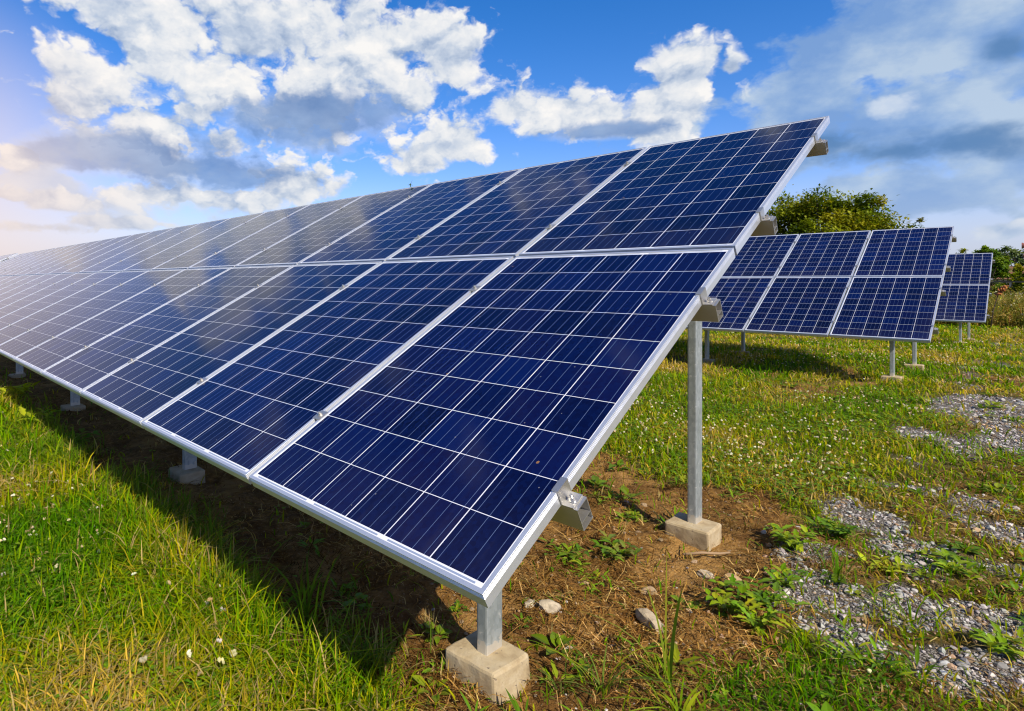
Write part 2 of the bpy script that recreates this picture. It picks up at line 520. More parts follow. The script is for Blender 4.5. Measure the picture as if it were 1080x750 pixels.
def mat_leaf(name, trans=0.4, gloss=0.12, rough=0.45):
    """leaves and blades: their own colour sits on the mesh as 'col'"""
    m = bpy.data.materials.new(name)
    m.use_nodes = True
    g = NT(m.node_tree)
    g.n.clear()
    at = g.node('ShaderNodeAttribute', attribute_name='col').outputs['Color']
    d = g.node('ShaderNodeBsdfDiffuse'); g.put(d.inputs['Color'], at)
    t = g.node('ShaderNodeBsdfTranslucent'); g.put(t.inputs['Color'], g.mix(1.0, at, (1.15, 1.1, 0.6), 'MULTIPLY'))
    s = g.node('ShaderNodeBsdfGlossy'); g.put(s.inputs['Roughness'], rough); g.put(s.inputs['Color'], (0.6, 0.6, 0.55))
    m1 = g.node('ShaderNodeMixShader'); g.put(m1.inputs[0], trans); g.l.new(d.outputs[0], m1.inputs[1]); g.l.new(t.outputs[0], m1.inputs[2])
    fr = g.node('ShaderNodeFresnel'); g.put(fr.inputs['IOR'], 1.35)
    m2 = g.node('ShaderNodeMixShader'); g.put(m2.inputs[0], g.m('MULTIPLY', fr.outputs[0], gloss * 5, clamp=True)); g.l.new(m1.outputs[0], m2.inputs[1]); g.l.new(s.outputs[0], m2.inputs[2])
    out = g.node('ShaderNodeOutputMaterial')
    g.l.new(m2.outputs[0], out.inputs[0])
    return m

def mat_attr(name, rough=0.9, noise_scale=0.0):
    m, g, b, _ = new_mat(name)
    at = g.node('ShaderNodeAttribute', attribute_name='col').outputs['Color']
    if noise_scale:
        co = g.node('ShaderNodeTexCoord').outputs['Object']
        n = g.noise(co, noise_scale, 6.0, 0.65)
        at = g.mix(g.rng(n, 0.3, 0.75, 0.0, 0.6), at, (0.14, 0.10, 0.06))
        bump(g, b, n, 0.5, 0.01)
    g.put(b.inputs['Base Color'], at)
    g.put(b.inputs['Roughness'], rough)
    return m

M_CELL = mat_cells()
M_BACK, _g, _b, _o = new_mat('white_backsheet')
_g.put(_b.inputs['Base Color'], (0.72, 0.73, 0.74)); _g.put(_b.inputs['Roughness'], 0.5)
M_FRAME = mat_metal('anodised_aluminium', (0.64, 0.67, 0.71), 0.70, 0.38, 30.0, 0.10, (1, 1, 1))
M_RAIL = mat_metal('mill_aluminium', (0.52, 0.51, 0.48), 0.85, 0.40, 25.0, 0.22, (0.2, 1, 1))
M_BOLT = mat_metal('stainless_bolt', (0.56, 0.55, 0.53), 0.9, 0.34, 60.0, 0.2)
M_GALV = mat_galv()
M_CONC = mat_concrete()
M_LEAF = mat_leaf('green_leaf', 0.40, 0.012)
M_BLADE = mat_leaf('grass_blade', 0.45, 0.006)
M_STRAW = mat_leaf('dry_straw', 0.10, 0.0, 0.6)
M_STONE = mat_attr('stone', 0.9, 30.0)
M_PEBBLE = mat_attr('pebble', 0.85)
M_BARK = mat_attr('bark', 0.95, 6.0)

# ------------------------------------------------------------------ the land
def G(x, y):
    """height of the ground"""
    x = np.asarray(x, float); y = np.asarray(y, float)
    h = np.interp(y, [-60, 3, 9, 12, 17, 22, 40, 3000], [-.675, -.68, -.655, -.68, -.78, -.86, -1.0, -1.0])
    d = np.hypot(x - CAM[0], y - CAM[1])
    near = 1 - sstep(d, 8, 20)
    h = h + (fbm(x, y, 0.7, 3, 3) - 0.5) * 0.06 * (1 - sstep(d, 40, 80))
    m = masks(x, y)
    h = h + m[1] * ((fbm(x, y, 4.5, 4, 8) - 0.5) * 0.085 + (fbm(x, y, 17, 2, 21) - 0.5) * 0.034) * near
    h = h + m[0] * (vnoise(x, y, 14, 4) - 0.5) * 0.016 * near
    # the lawn in front stands a little higher than the bare soil under the panels
    h = h + 0.025 * sstep(-y, -0.2, 0.1) * sstep(-x, 0.4, 1.0) * near
    return h

GRAVEL = [(0.47, 7.68, 0.49), (0.67, 5.92, 0.31), (0.35, 5.27, 0.26), (0.04, 5.58, 0.16), (-0.1, 3.34, 0.2), (0.14, 3.11, 0.18), (0.33, 2.84, 0.16), (-0.5, 3.48, 0.16), (0.65, 2.25, 0.16), (0.73, 1.94, 0.16), (0.57, 1.79, 0.16), (0.43, 2.15, 0.16), (0.18, 2.1, 0.16), (0.33, 1.73, 0.16), (0.69, 3.39, 0.16)]

def masks(x, y):
    """gravel, bare soil, grass cover at a place, each 0..1"""
    x = np.asarray(x, float); y = np.asarray(y, float)
    n = fbm(x, y, 1.1, 4, 12)
    n2 = fbm(x, y, 2.6, 4, 31)
    n3 = fbm(x, y, 0.8, 3, 44)
    edge = 0.02 + 0.04 * y.clip(0, 9)
    inside = sstep(x + (n - 0.5) * 1.0, edge - 0.12, edge + 0.3) * (1 - sstep(y + (n3 - .5) * 3, 8.2, 10.5)) * sstep(y + (n - .5), -0.6, 0.2)
    patch = np.zeros_like(x)
    for px, py, pr in GRAVEL:
        patch = np.maximum(patch, 1.25 - np.hypot((x - px), (y - py) * (0.62 if py > 4 else 0.85)) / pr)
    patch = sstep(patch + 0.12 + (n2 - 0.5) * 2.0 + (n - 0.5) * 0.8, 0.0, 0.75)
    gravel = patch * sstep(x + (n - 0.5) * 0.4, np.where(y < 1.7, 0.12, -0.15), np.where(y < 1.7, 0.36, 0.08))
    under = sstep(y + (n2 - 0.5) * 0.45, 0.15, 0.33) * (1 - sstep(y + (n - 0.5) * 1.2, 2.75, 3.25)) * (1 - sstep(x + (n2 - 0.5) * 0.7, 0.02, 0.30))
    low = (1 - sstep(y + (n2 - 0.5) * 0.5, 0.9, 1.4)) * sstep(x + (n - .5) * .6, -0.62, -0.40) * sstep(y, -2.5, -0.5) * (1 - inside * 0.6)
    low = low * (1 - 0.75 * sstep(fbm(x, y, 3.4, 3, 66), 0.44, 0.60))
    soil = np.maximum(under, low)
    mid = 0.6 * sstep(fbm(x, y, 0.9, 3, 77), 0.60, 0.70) * sstep(y, 3.0, 4.5) * (1 - sstep(y, 14, 24))
    fringe = inside * (1 - patch) * 0.42
    track = sstep(x + (n3 - .5) * 2.2, 0.0, 0.8) * sstep(y, 8.0, 9.5) * (1 - sstep(y, 11, 13)) * 0.8
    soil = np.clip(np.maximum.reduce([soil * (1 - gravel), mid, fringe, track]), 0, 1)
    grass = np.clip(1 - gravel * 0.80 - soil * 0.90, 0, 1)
    return gravel, soil, grass

def axis(lo, hi, fine0, fine1, step, g0=1.045, cap=400):
    a = list(np.arange(fine0, fine1, step))
    s, v = step, fine1
    while v < hi:
        a.append(v); s = min(s * g0, cap); v += s
    a.append(hi)
    s, v = step, fine0 - step
    b = []
    while v > lo:
        b.append(v); s = min(s * g0, cap); v -= s
    b.append(lo)
    return np.array(b[::-1] + a)

def mat_ground():
    m, g, b, _ = new_mat('ground')
    co = g.node('ShaderNodeTexCoord').outputs['Object']
    mk = g.node('ShaderNodeAttribute', attribute_name='mask').outputs['Color']
    gv, so, gr = g.xyz(mk)
    n = g.noise(co, 3.0, 9.0, 0.65)
    n2 = g.noise(co, 22.0, 6.0, 0.65)
    n3 = g.noise(co, 95.0, 4.0, 0.6)
    soil = g.ramp(g.m('MULTIPLY_ADD', n, 0.5, g.m('MULTIPLY', n2, 0.5)), [(0.30, (0.048, 0.022, 0.006)), (0.47, (0.13, 0.064, 0.017)), (0.60, (0.26, 0.142, 0.040)), (0.75, (0.40, 0.25, 0.085))])
    sandy = g.rng(g.noise(co, 1.6, 5.0, 0.6), 0.50, 0.64)
    soil = g.mix(g.m('MULTIPLY', sandy, 0.65), soil, (0.36, 0.205, 0.065))
    soil = g.mix(g.rng(n3, 0.56, 0.74, 0.0, 0.55), soil, (0.42, 0.33, 0.20))
    vor = g.node('ShaderNodeTexVoronoi', feature='F1'); g.put(vor.inputs['Vector'], co); g.put(vor.inputs['Scale'], 85.0)
    ed = g.voro(co, 85.0, 'DISTANCE_TO_EDGE')
    pc = g.xyz(vor.outputs['Color'])[0]
    grav = g.ramp(pc, [(0.0, (0.14, 0.125, 0.11)), (0.5, (0.25, 0.23, 0.205)), (1.0, (0.40, 0.37, 0.335))])
    grav = g.mix(g.rng(ed, 0.0, 0.10, 0.8, 0.0), grav, (0.10, 0.075, 0.05))
    turf = g.ramp(g.m('MULTIPLY_ADD', n, 0.55, g.m('MULTIPLY', n2, 0.45)), [(0.32, (0.030, 0.040, 0.006)), (0.5, (0.070, 0.080, 0.012)), (0.68, (0.150, 0.125, 0.030))])
    far = g.rng(g.vm('LENGTH', co), 14.0, 30.0)
    turf = g.mix(far, turf, g.ramp(g.noise(co, 0.35, 8.0, 0.65), [(0.35, (0.075, 0.105, 0.014)), (0.55, (0.125, 0.135, 0.022)), (0.7, (0.20, 0.17, 0.045))]))
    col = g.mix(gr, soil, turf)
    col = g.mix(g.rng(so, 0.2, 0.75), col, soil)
    gm = g.m('MULTIPLY', g.rng(g.m('MULTIPLY_ADD', n2, 0.9, gv), 0.60, 1.15), 0.9)
    col = g.mix(gm, col, grav)
    g.put(b.inputs['Base Color'], col)
    soilmask = g.m('SUBTRACT', 1.0, gr)
    g.put(b.inputs['Roughness'], 1.0)
    g.put(b.inputs['Specular IOR Level'], 0.1)
    peb = g.m('MULTIPLY', g.rng(ed, 0.0, 0.2), gm)
    bump(g, b, g.m('ADD', g.m('MULTIPLY', peb, 1.2), g.m('MULTIPLY_ADD', n3, 0.7, g.m('MULTIPLY', n2, 1.3))), 1.0, 0.02)
    return m

def build_ground():
    X = axis(-3000, 3000, -2.6, 1.6, 0.025)
    Y = axis(-1500, 4000, -1.0, 3.6, 0.025)
    gx, gy = np.meshgrid(X, Y)
    z = G(gx, gy)
    V = np.stack([gx, gy, z], -1).reshape(-1, 3)
    nx, ny = len(X), len(Y)
    i = (np.arange(ny - 1)[:, None] * nx + np.arange(nx - 1)[None]).ravel()
    Q = np.stack([i, i + 1, i + nx + 1, i + nx], 1)
    me = np_mesh('ground', V, quads=Q, smooth=True)
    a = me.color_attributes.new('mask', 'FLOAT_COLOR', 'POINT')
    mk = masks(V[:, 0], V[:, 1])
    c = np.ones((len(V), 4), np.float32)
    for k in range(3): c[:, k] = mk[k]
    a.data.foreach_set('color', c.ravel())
    o = link('ground', me, mat_ground())
    tag(o, 'rough field of soil, gravel and turf the solar arrays stand on', 'ground', kind='structure')
build_ground()

# ------------------------------------------------------------------ solar arrays
TILT = R(27.770)
ct, st = math.cos(TILT), math.sin(TILT)

def frame_mesh():
    prof = [(0, -.040), (0, -.0150), (.0013, -.0140), (.0013, -.0132), (0, -.0122), (0, -.0105), (.0013, -.0095), (.0013, -.0088), (0, -.0078), (0, -.0062), (.0013, -.0052), (.0013, -.0046), (0, -.0036), (0, -.0006), (.0006, 0), (.0110, 0), (.0112, -.0024), (.003, -.0027), (.003, -.0385), (.026, -.0385), (.026, -.040)]
    w, l = PW / 2, PL
    cs = [(-w, 0, 1, 1), (w, 0, -1, 1), (w, l, -1, -1), (-w, l, 1, -1)]
    V = [(cx + a * sx, cy + a * sy, z) for cx, cy, sx, sy in cs for a, z in prof]
    k = len(prof)
    Q = [(c * k + i, ((c + 1) % 4) * k + i, ((c + 1) % 4) * k + (i + 1) % k, c * k + (i + 1) % k) for c in range(4) for i in range(k)]
    me = bpy.data.meshes.new('frame')
    me.from_pydata(V, [], Q)
    bm = bmesh.new(); bm.from_mesh(me); bmesh.ops.recalc_face_normals(bm, faces=bm.faces[:]); bm.to_mesh(me); bm.free()
    me.materials.append(M_FRAME)
    return me

def laminate_mesh():
    mb = MB().box(-PW / 2 + .0045, PW / 2 - .0045, .0045, PL - .0045, -.0075, -.0030)
    me = mb.mesh('solar_panel')
    me.materials.append(M_CELL); me.materials.append(M_BACK)
    for p in me.polygons:
        p.material_index = 0 if p.normal.z > 0.5 else 1
    return me

def end_clamp_mesh():
    b = MB()
    b.box(-.013, .0045, -.024, .024, .0008, .0038)
    b.box(.0012, .0045, -.0238, .0238, -.0405, .0012)
    b.box(.0047, .034, -.0236, .0236, -.0398, -.0365)
    return b.mesh('end_clamp')

def bolt_mesh(z0=-.0362):
    b = MB()
    b.cyl((.019, 0, z0 + .001), .0105, .002, 14).cyl((.019, 0, z0 + .0055), .0072, .0075, 6).cyl((.019, 0, z0 + .012), .004, .008, 8)
    return b.mesh('bolt')

def mid_clamp_mesh():
    b = MB()
    b.box(-.021, .021, -.0225, .0225, .0008, .0038).box(-.0045, .0045, -.02, .02, -.030, .001)
    b.cyl((0, 0, .0049), .0100, .002, 12).cyl((0, 0, .009), .0068, .0065, 6).cyl((0, 0, .014), .004, .007, 8)
    return b.mesh('mid_clamp')

def purlin_mesh(length, over=.044):
    b = MB()
    x0, x1 = -length - .03, over
    w, t, n0, n1 = .0235, .0024, -.0405, -.104
    b.box(x0, x1, -w, w, n0 - t, n0)
    b.box(x0, x1, -w, w, n1, n1 + t)
    b.box(x0, x1 - .0006, -w, -w + t, n1 + t, n0 - t)
    b.box(x0, x1 - .0006, w - t, w, n1 + t, n0 - t)
    b.box(x0, x1 - .0012, -w + t, w - t, n1 + .020, n1 + .020 + t)
    return b.mesh('purlin')

def footing_mesh(seed, sx=.105, sy=.09, depth=.24):
    b = MB()
    b.box(-sx, sx, -sy, sy, -depth, 0)
    bm = b.bm
    rr = random.Random(seed)
    for v in bm.verts:
        v.co.x += rr.uniform(-.010, .010) + (0.012 if v.co.x > 0 else -.012) * (v.co.z < -.1)
        v.co.y += rr.uniform(-.010, .010)
        v.co.z += rr.uniform(-.004, .004)
    bmesh.ops.bevel(bm, geom=bm.edges[:], offset=.011, segments=2, profile=0.5, affect='EDGES')
    bmesh.ops.subdivide_edges(bm, edges=bm.edges[:], cuts=3, use_grid_fill=True)
    for v in bm.verts:
        k = vnoise(v.co.x + v.co.z, v.co.y - v.co.z * .7, 38, seed) - .5
        v.co += Vector((v.co.x, v.co.y, 0)).normalized() * float(k) * .007
    return b.mesh('footing')

ME_FRAME, ME_LAM, ME_EC, ME_BOLT, ME_MC = frame_mesh(), laminate_mesh(), end_clamp_mesh(), bolt_mesh(), mid_clamp_mesh()
S_PURLIN = (0.331, 1.306, 2.007, 2.985)
POST_Y = (0.625, 2.256)
RAFTER_N = (-.1045, -.178)

def solar_array(x0, y0, z0, n, posts, label, group, yshift=(0, 0), detail=True):
    gz = float(G(x0 - 1, y0 + 1))
    root = empty('solar_array', (x0, y0, gz))
    tag(root, label, 'solar array', group)
    dz = z0 - gz
    def at(s, nn, x=0.0):
        return (x, s * ct - nn * st, dz + s * st + nn * ct)
    for row in range(2):
        for i in range(n):
            s = row * (PL + VGAP)
            p = link('solar_panel', ME_LAM, None, root, at(s, 0, -i * PITCH - PW / 2), (TILT, 0, 0))
            link('frame', ME_FRAME, None, p)
    length = (n - 1) * PITCH + PW
    pm = purlin_mesh(length)
    for s in S_PURLIN:
        link('purlin', pm, M_RAIL, root, at(s, 0), (TILT, 0, 0))
        c = link('end_clamp', ME_EC, M_RAIL, root, at(s, 0), (TILT, 0, 0))
        link('bolt', ME_BOLT, M_BOLT, c)
        for i in range(1, n):
            link('mid_clamp', ME_MC, M_RAIL, root, at(s, 0, -i * PITCH + .01), (TILT, 0, 0))
    ra = MB().box(-.025, .025, .30, 3.05, RAFTER_N[1], RAFTER_N[0], .003).mesh('rafter')
    for k, px in enumerate(posts):
        link('rafter', ra, M_GALV, root, at(0, 0, px), (TILT, 0, 0))
        for j, py in enumerate(POST_Y):
            pxx = px + (-.012, .032)[j]
            py = py + (.065 if k and not j else 0)
            gp = float(G(x0 + px, y0 + py))
            ft = (gp + (.045 if k else .078)) if detail else gp + .065
            s = (py + RAFTER_N[1] * st) / ct
            top = z0 + s * st + RAFTER_N[1] * ct + .012
            hgt = top - ft
            pm2 = MB().box(-.0225, .0225, -.0425, .0425, -.12, hgt, .007).mesh('post')
            po = link('post', pm2, M_GALV, root, (pxx, py, ft - gz))
            link('footing', footing_mesh(10 * k + j), M_CONC, po, (.0, -.02, 0))
    return root

FRONT_POSTS = [-.475, -3.10, -5.98, -8.87, -11.75, -14.6, -17.5, -20.4]
GRP = 'tilted rows of blue solar panels'
solar_array(0, 0, 0, 22, FRONT_POSTS, 'largest and nearest two-row solar array, its lower corner over a concrete footing', GRP)
solar_array(-22.55, 0.0, 0.05, 6, [-.47, -3.1, -5.6], 'solar array continuing the nearest row at its far left end', GRP, detail=False)
solar_array(-.10, 8.40, -.058, 9, [-.42, -2.75, -5.5, -8.2], 'middle solar array of the second row, with the green tree rising behind it', GRP, detail=False)
solar_array(.02, 16.48, -.2045, 7, [-.42, -3.2, -6.0], 'smallest solar array, farthest back beside the tall weeds', GRP, detail=False)

# ------------------------------------------------------------------ vegetation builders
def blades(base, h, w, az, lean, col, K=3, tip=None, twist=None):
    """tapering blades of grass bending over; every argument is an array with one row per blade"""
    n = len(h)
    base = np.asarray(base, float)
    t = np.linspace(0, 1, K + 1)
    dx, dy = np.cos(az), np.sin(az)
    sa = az + np.pi / 2 if twist is None else az + np.pi / 2 + twist
    sx, sy = np.cos(sa), np.sin(sa)
    V = np.zeros((n, 2 * K + 1, 3)); C = np.zeros((n, 2 * K + 1, 3))
    tip = col if tip is None else tip
    for i, tt in enumerate(t):
        off = lean * h * tt ** 2
        z = h * (tt - 0.42 * np.minimum(lean, 1.3) * tt ** 2.6)
        c = base + np.stack([dx * off, dy * off, z], 1)
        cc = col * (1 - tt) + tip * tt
        if i < K:
            ww = w * (0.62 + 0.38 * min(1, tt * 3)) * (1 - 0.55 * tt ** 2)
            s = np.stack([sx * ww, sy * ww, ww * 0], 1) * 0.5
            V[:, 2 * i] = c - s; V[:, 2 * i + 1] = c + s
            C[:, 2 * i] = cc; C[:, 2 * i + 1] = cc
        else:
            V[:, 2 * K] = c; C[:, 2 * K] = cc
    o = (np.arange(n) * (2 * K + 1))[:, None]
    tris = []
    for i in range(K - 1):
        a = 2 * i
        tris += [o + np.array([[a, a + 1, a + 3]]), o + np.array([[a, a + 3, a + 2]])]
    a = 2 * (K - 1)
    tris.append(o + np.array([[a, a + 1, a + 2]]))
    return V.reshape(-1, 3), np.concatenate(tris), C.reshape(-1, 3)

def leaves(base, az, el, ln, wd, droop, col, K=5, lobes=0.0, fold=0.25, rnd=None):
    """broad leaves: a mid rib with two halves folded up a little"""
    n = len(ln)
    base = np.asarray(base, float)
    V = np.zeros((n, (K + 1) * 3, 3)); C = np.zeros((n, (K + 1) * 3, 3))
    sx, sy = -np.sin(az), np.cos(az)
    r = np.random.default_rng(3) if rnd is None else rnd
    for i in range(K + 1):
        t = i / K
        e = el - droop * t
        hor = ln * t * np.cos(el - droop * t * 0.5); z = ln * t * np.sin(el - droop * t * 0.5)
        c = base + np.stack([np.cos(az) * hor, np.sin(az) * hor, z], 1)
        prof = max(0.05, math.sin(math.pi * min(1, 0.04 + t ** 0.8 * 0.95))) if i else 0.06
        ww = wd * prof * 0.5
        if lobes and 0 < i < K:
            ww = ww * (1 + lobes * (1 if i % 2 else -1) + r.uniform(-.1, .1, n))
        up = ww * fold
        V[:, 3 * i] = c - np.stack([sx * ww, sy * ww, -up], 1)
        V[:, 3 * i + 1] = c
        V[:, 3 * i + 2] = c + np.stack([sx * ww, sy * ww, up], 1)
        C[:, 3 * i] = C[:, 3 * i + 2] = col; C[:, 3 * i + 1] = col * 1.12
    o = (np.arange(n) * (3 * (K + 1)))[:, None]
    q = []
    for i in range(K):
        a = 3 * i
        q += [o + np.array([[a, a + 1, a + 4, a + 3]]), o + np.array([[a + 1, a + 2, a + 5, a + 4]])]
    return V.reshape(-1, 3), np.concatenate(q), C.reshape(-1, 3)

def cat_mesh(name, items, smooth=False):
    """items: (V, faces, C); faces of three or four corners"""
    Vs, T, Q, Cs, k = [], [], [], [], 0
    for V, F, C in items:
        (T if F.shape[1] == 3 else Q).append(F + k)
        Vs.append(V); Cs.append(C); k += len(V)
    return np_mesh(name, np.concatenate(Vs), np.concatenate(T) if T else None, np.concatenate(Q) if Q else None, np.concatenate(Cs), smooth)

def on_ground(x, y, dz=0.0):
    return np.stack([x, y, G(x, y) + dz], 1)

def scatter(n, dmax=30.0, dmin=0.9, half=2.2, a0=-104.0, a1=24.0):
    """places round the viewpoint, thinning out with distance"""
    d = np.linspace(dmin, dmax, 4000)
    pdf = d / (1 + (d / half) ** 2)
    cdf = np.cumsum(pdf); cdf /= cdf[-1]
    dd = np.interp(rng.random(n), cdf, d)
    a = np.radians(rng.uniform(a0, a1, n))
    return CAM[0] + dd * np.sin(a), CAM[1] + dd * np.cos(a), dd

def mixcol(n, cols, w):
    idx = rng.choice(len(cols), n, p=np.array(w) / sum(w))
    c = np.array(cols)[idx]
    return c * rng.uniform(0.75, 1.25, (n, 1)) * rng.uniform(0.92, 1.08, (n, 3))

GREEN = [(0.050, 0.150, 0.001), (0.110, 0.225, 0.001), (0.195, 0.265, 0.002), (0.29, 0.265, 0.004), (0.46, 0.32, 0.05)]

def build_grass():
    x, y, d = scatter(400000)
    m = masks(x, y)
    lawn = sstep(-y, -0.36, -0.10) * sstep(-x, 0.35, 0.75)         # the turf in front of the panels
    keep = rng.random(len(x)) < m[2] ** 1.6 * (0.55 + 0.7 * fbm(x, y, 1.9, 3, 91))
    x, y, d, lawn = x[keep], y[keep], d[keep], lawn[keep]
    n = len(x)
    dry = fbm(x, y, 1.3, 4, 50)
    lush = fbm(x, y, 0.6, 3, 61)
    h = rng.uniform(0.025, 0.075, n) * (0.75 + 0.8 * lush) * (1 + d / 22)
    rim = lawn * sstep(y, -0.28, 0.12)
    h = h * (1 + 0.65 * lawn + rim * rng.uniform(0.1, 1.5, n))
    w = rng.uniform(0.0018, 0.0044, n) * (1 + d / 3.0)
    az = rng.uniform(0, 2 * np.pi, n)
    lean = np.clip(rng.normal(0.75, 0.4, n), 0.05, 1.8)
    pick = np.clip(dry * 1.5 - 0.36 + 0.14 * (y > 2.8) + 0.05 * (y < 1) + 0.10 * sstep(-y, 0.05, 0.45) + rng.normal(0, 0.22, n), 0, 0.999)
    lim = np.array(GREEN)
    f = pick * 4; i = f.astype(int); fr = (f - i)[:, None]
    col = lim[i] * (1 - fr) + lim[np.minimum(i + 1, 4)] * fr
    col = col * rng.uniform(0.8, 1.6, (n, 1))
    straw = rng.random(n) < 0.06 + 0.22 * sstep(dry, 0.48, 0.68)
    col[straw] = np.array([0.42, 0.33, 0.13]) * rng.uniform(0.7, 1.2, (straw.sum(), 1))
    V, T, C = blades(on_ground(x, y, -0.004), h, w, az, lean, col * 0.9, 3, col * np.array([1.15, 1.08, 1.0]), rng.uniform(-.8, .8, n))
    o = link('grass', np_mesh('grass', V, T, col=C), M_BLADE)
    tag(o, 'green and yellowed grass growing over the field round the arrays', 'grass', kind='stuff')

def build_turf_edge():
    # longer blades along the edge of the lawn, where the shade of the panels begins
    n = 9000
    x = -0.55 - rng.gamma(1.6, 1.5, n)
    y = 0.20 + rng.normal(0, 0.11, n) + (fbm(x, x * 0 + 1, 1.5, 3, 5) - .5) * 0.35
    clump = fbm(x, y, 4.0, 2, 15)
    k = rng.random(n) < sstep(clump, 0.33, 0.6)
    x, y = x[k], y[k]; n = len(x)
    h = rng.uniform(0.05, 0.16, n) * (1 + 0.7 * (rng.random(n) < .25))
    col = mixcol(n, [(0.10, 0.19, 0.012), (0.16, 0.235, 0.016), (0.21, 0.23, 0.02), (0.38, 0.30, 0.10)], [4, 4, 2, 1])
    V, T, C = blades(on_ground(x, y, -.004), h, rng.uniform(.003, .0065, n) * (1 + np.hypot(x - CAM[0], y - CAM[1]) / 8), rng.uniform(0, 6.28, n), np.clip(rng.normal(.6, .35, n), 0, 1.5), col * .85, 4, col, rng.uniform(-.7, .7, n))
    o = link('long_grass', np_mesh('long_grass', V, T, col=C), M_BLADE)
    tag(o, 'longer upright grass fringing the shade under the front array', 'grass', kind='stuff')

def build_straw():
    x, y, d = scatter(240000, dmax=14.0, half=2.4)
    m = masks(x, y)
    keep = rng.random(len(x)) < np.clip(m[1] * (0.15 + 1.3 * sstep(fbm(x, y, 2.2, 4, 7), 0.34, 0.58)) + 0.05, 0, 1)
    x, y, d = x[keep], y[keep], d[keep]; n = len(x)
    ln = rng.gamma(2.0, 0.020, n).clip(0.012, 0.15)
    az = rng.uniform(0, 6.283, n)
    el = np.abs(rng.normal(0.05, 0.16, n))
    dirv = np.stack([np.cos(az) * np.cos(el), np.sin(az) * np.cos(el), np.sin(el)], 1)
    side = np.stack([-np.sin(az), np.cos(az), np.zeros(n)], 1)
    w = (rng.uniform(0.0004, 0.0012, n) * (1 + d / 3))[:, None]
    b = on_ground(x, y, 0.003) + np.stack([0 * x, 0 * x, rng.random(n) * 0.012], 1)
    bend = side * (rng.normal(0, 0.09, n) * ln)[:, None] + np.stack([0 * x, 0 * x, np.abs(rng.normal(0, .12, n)) * ln], 1)
    mid = b + dirv * ln[:, None] * 0.5 + bend
    end = b + dirv * ln[:, None]
    V = np.stack([b - side * w, b + side * w, mid - side * w, mid + side * w, end - side * w * .6, end + side * w * .6], 1)
    o6 = (np.arange(n) * 6)[:, None]
    Q = np.concatenate([o6 + np.array([[0, 1, 3, 2]]), o6 + np.array([[2, 3, 5, 4]])])
    tone = fbm(x, y, 2.6, 3, 19)
    col = mixcol(n, [(0.085, 0.038, 0.009), (0.20, 0.10, 0.024), (0.34, 0.19, 0.05), (0.50, 0.34, 0.12)], [2.4, 4, 3.2, 1.6]) * (0.12 + 1.35 * tone)[:, None]
    C = np.repeat(col, 6, 0)
    o = link('dry_straw', np_mesh('dry_straw', V.reshape(-1, 3), quads=Q, col=C), M_STRAW)
    tag(o, 'brown dead grass and straw matted over the bare soil', 'straw', kind='stuff')

def ico():
    bm = bmesh.new(); bmesh.ops.create_icosphere(bm, subdivisions=1, radius=1.0)
    V = np.array([v.co[:] for v in bm.verts]); F = np.array([[v.index for v in f.verts] for f in bm.faces]); bm.free()
    return V, F
ICO_V, ICO_F = ico()

def blobs(pos, sx, sy, sz, col, jitter=0.25):
    n = len(pos)
    k = len(ICO_V)
    V = np.repeat(ICO_V[None], n, 0) * (1 + rng.uniform(-jitter, jitter, (n, k, 1)))
    V = V * np.stack([sx, sy, sz], 1)[:, None]
    a = rng.uniform(0, 6.283, n); b = rng.normal(0, 0.35, n)
    ca, sa, cb, sb = (f(v)[:, None] for v, f in ((a, np.cos), (a, np.sin), (b, np.cos), (b, np.sin)))
    X, Y, Z = V[..., 0], V[..., 1], V[..., 2]
    Y, Z = Y * cb - Z * sb, Y * sb + Z * cb
    X, Y = X * ca - Y * sa, X * sa + Y * ca
    V = np.stack([X, Y, Z], -1) + np.asarray(pos)[:, None]
    F = ICO_F[None] + (np.arange(n) * k)[:, None, None]
    C = np.repeat(col, k, 0)
    return V.reshape(-1, 3), F.reshape(-1, 3), C

def build_gravel():
    x, y, d = scatter(260000, dmax=13.0, half=3.0, a0=-45, a1=30)
    m = masks(x, y)
    p = np.maximum(m[0] * 0.62, 0.022 * m[1] * (x > -1.4) + 0.07 * (m[1] > 0.2) * sstep(x, -0.25, 0.2))
    keep = rng.random(len(x)) < p
    x, y, d = x[keep], y[keep], d[keep]; n = len(x)
    s = rng.gamma(2.6, 0.0017, n).clip(0.0022, 0.017) * (1 + d / 11)
    c = rng.uniform(0.17, 0.48, n) * rng.uniform(.8, 1.15, n)
    col = np.stack([c, c * 0.945, c * 0.885], 1) * rng.uniform(.94, 1.06, (n, 3))
    warm = rng.random(n) < np.where(m[0][keep] > 0.3, 0.15, 0.85)
    col[warm] *= np.array([0.95, 0.68, 0.42])
    V, F, C = blobs(on_ground(x, y) + np.stack([0 * x, 0 * x, s * 0.25], 1), s, s * rng.uniform(.6, 1, n), s * rng.uniform(.4, .75, n), col)
    o = link('gravel', np_mesh('gravel', V, F, col=C), M_PEBBLE)
    tag(o, 'grey crushed stone scattered over the track at the right', 'gravel', kind='stuff')

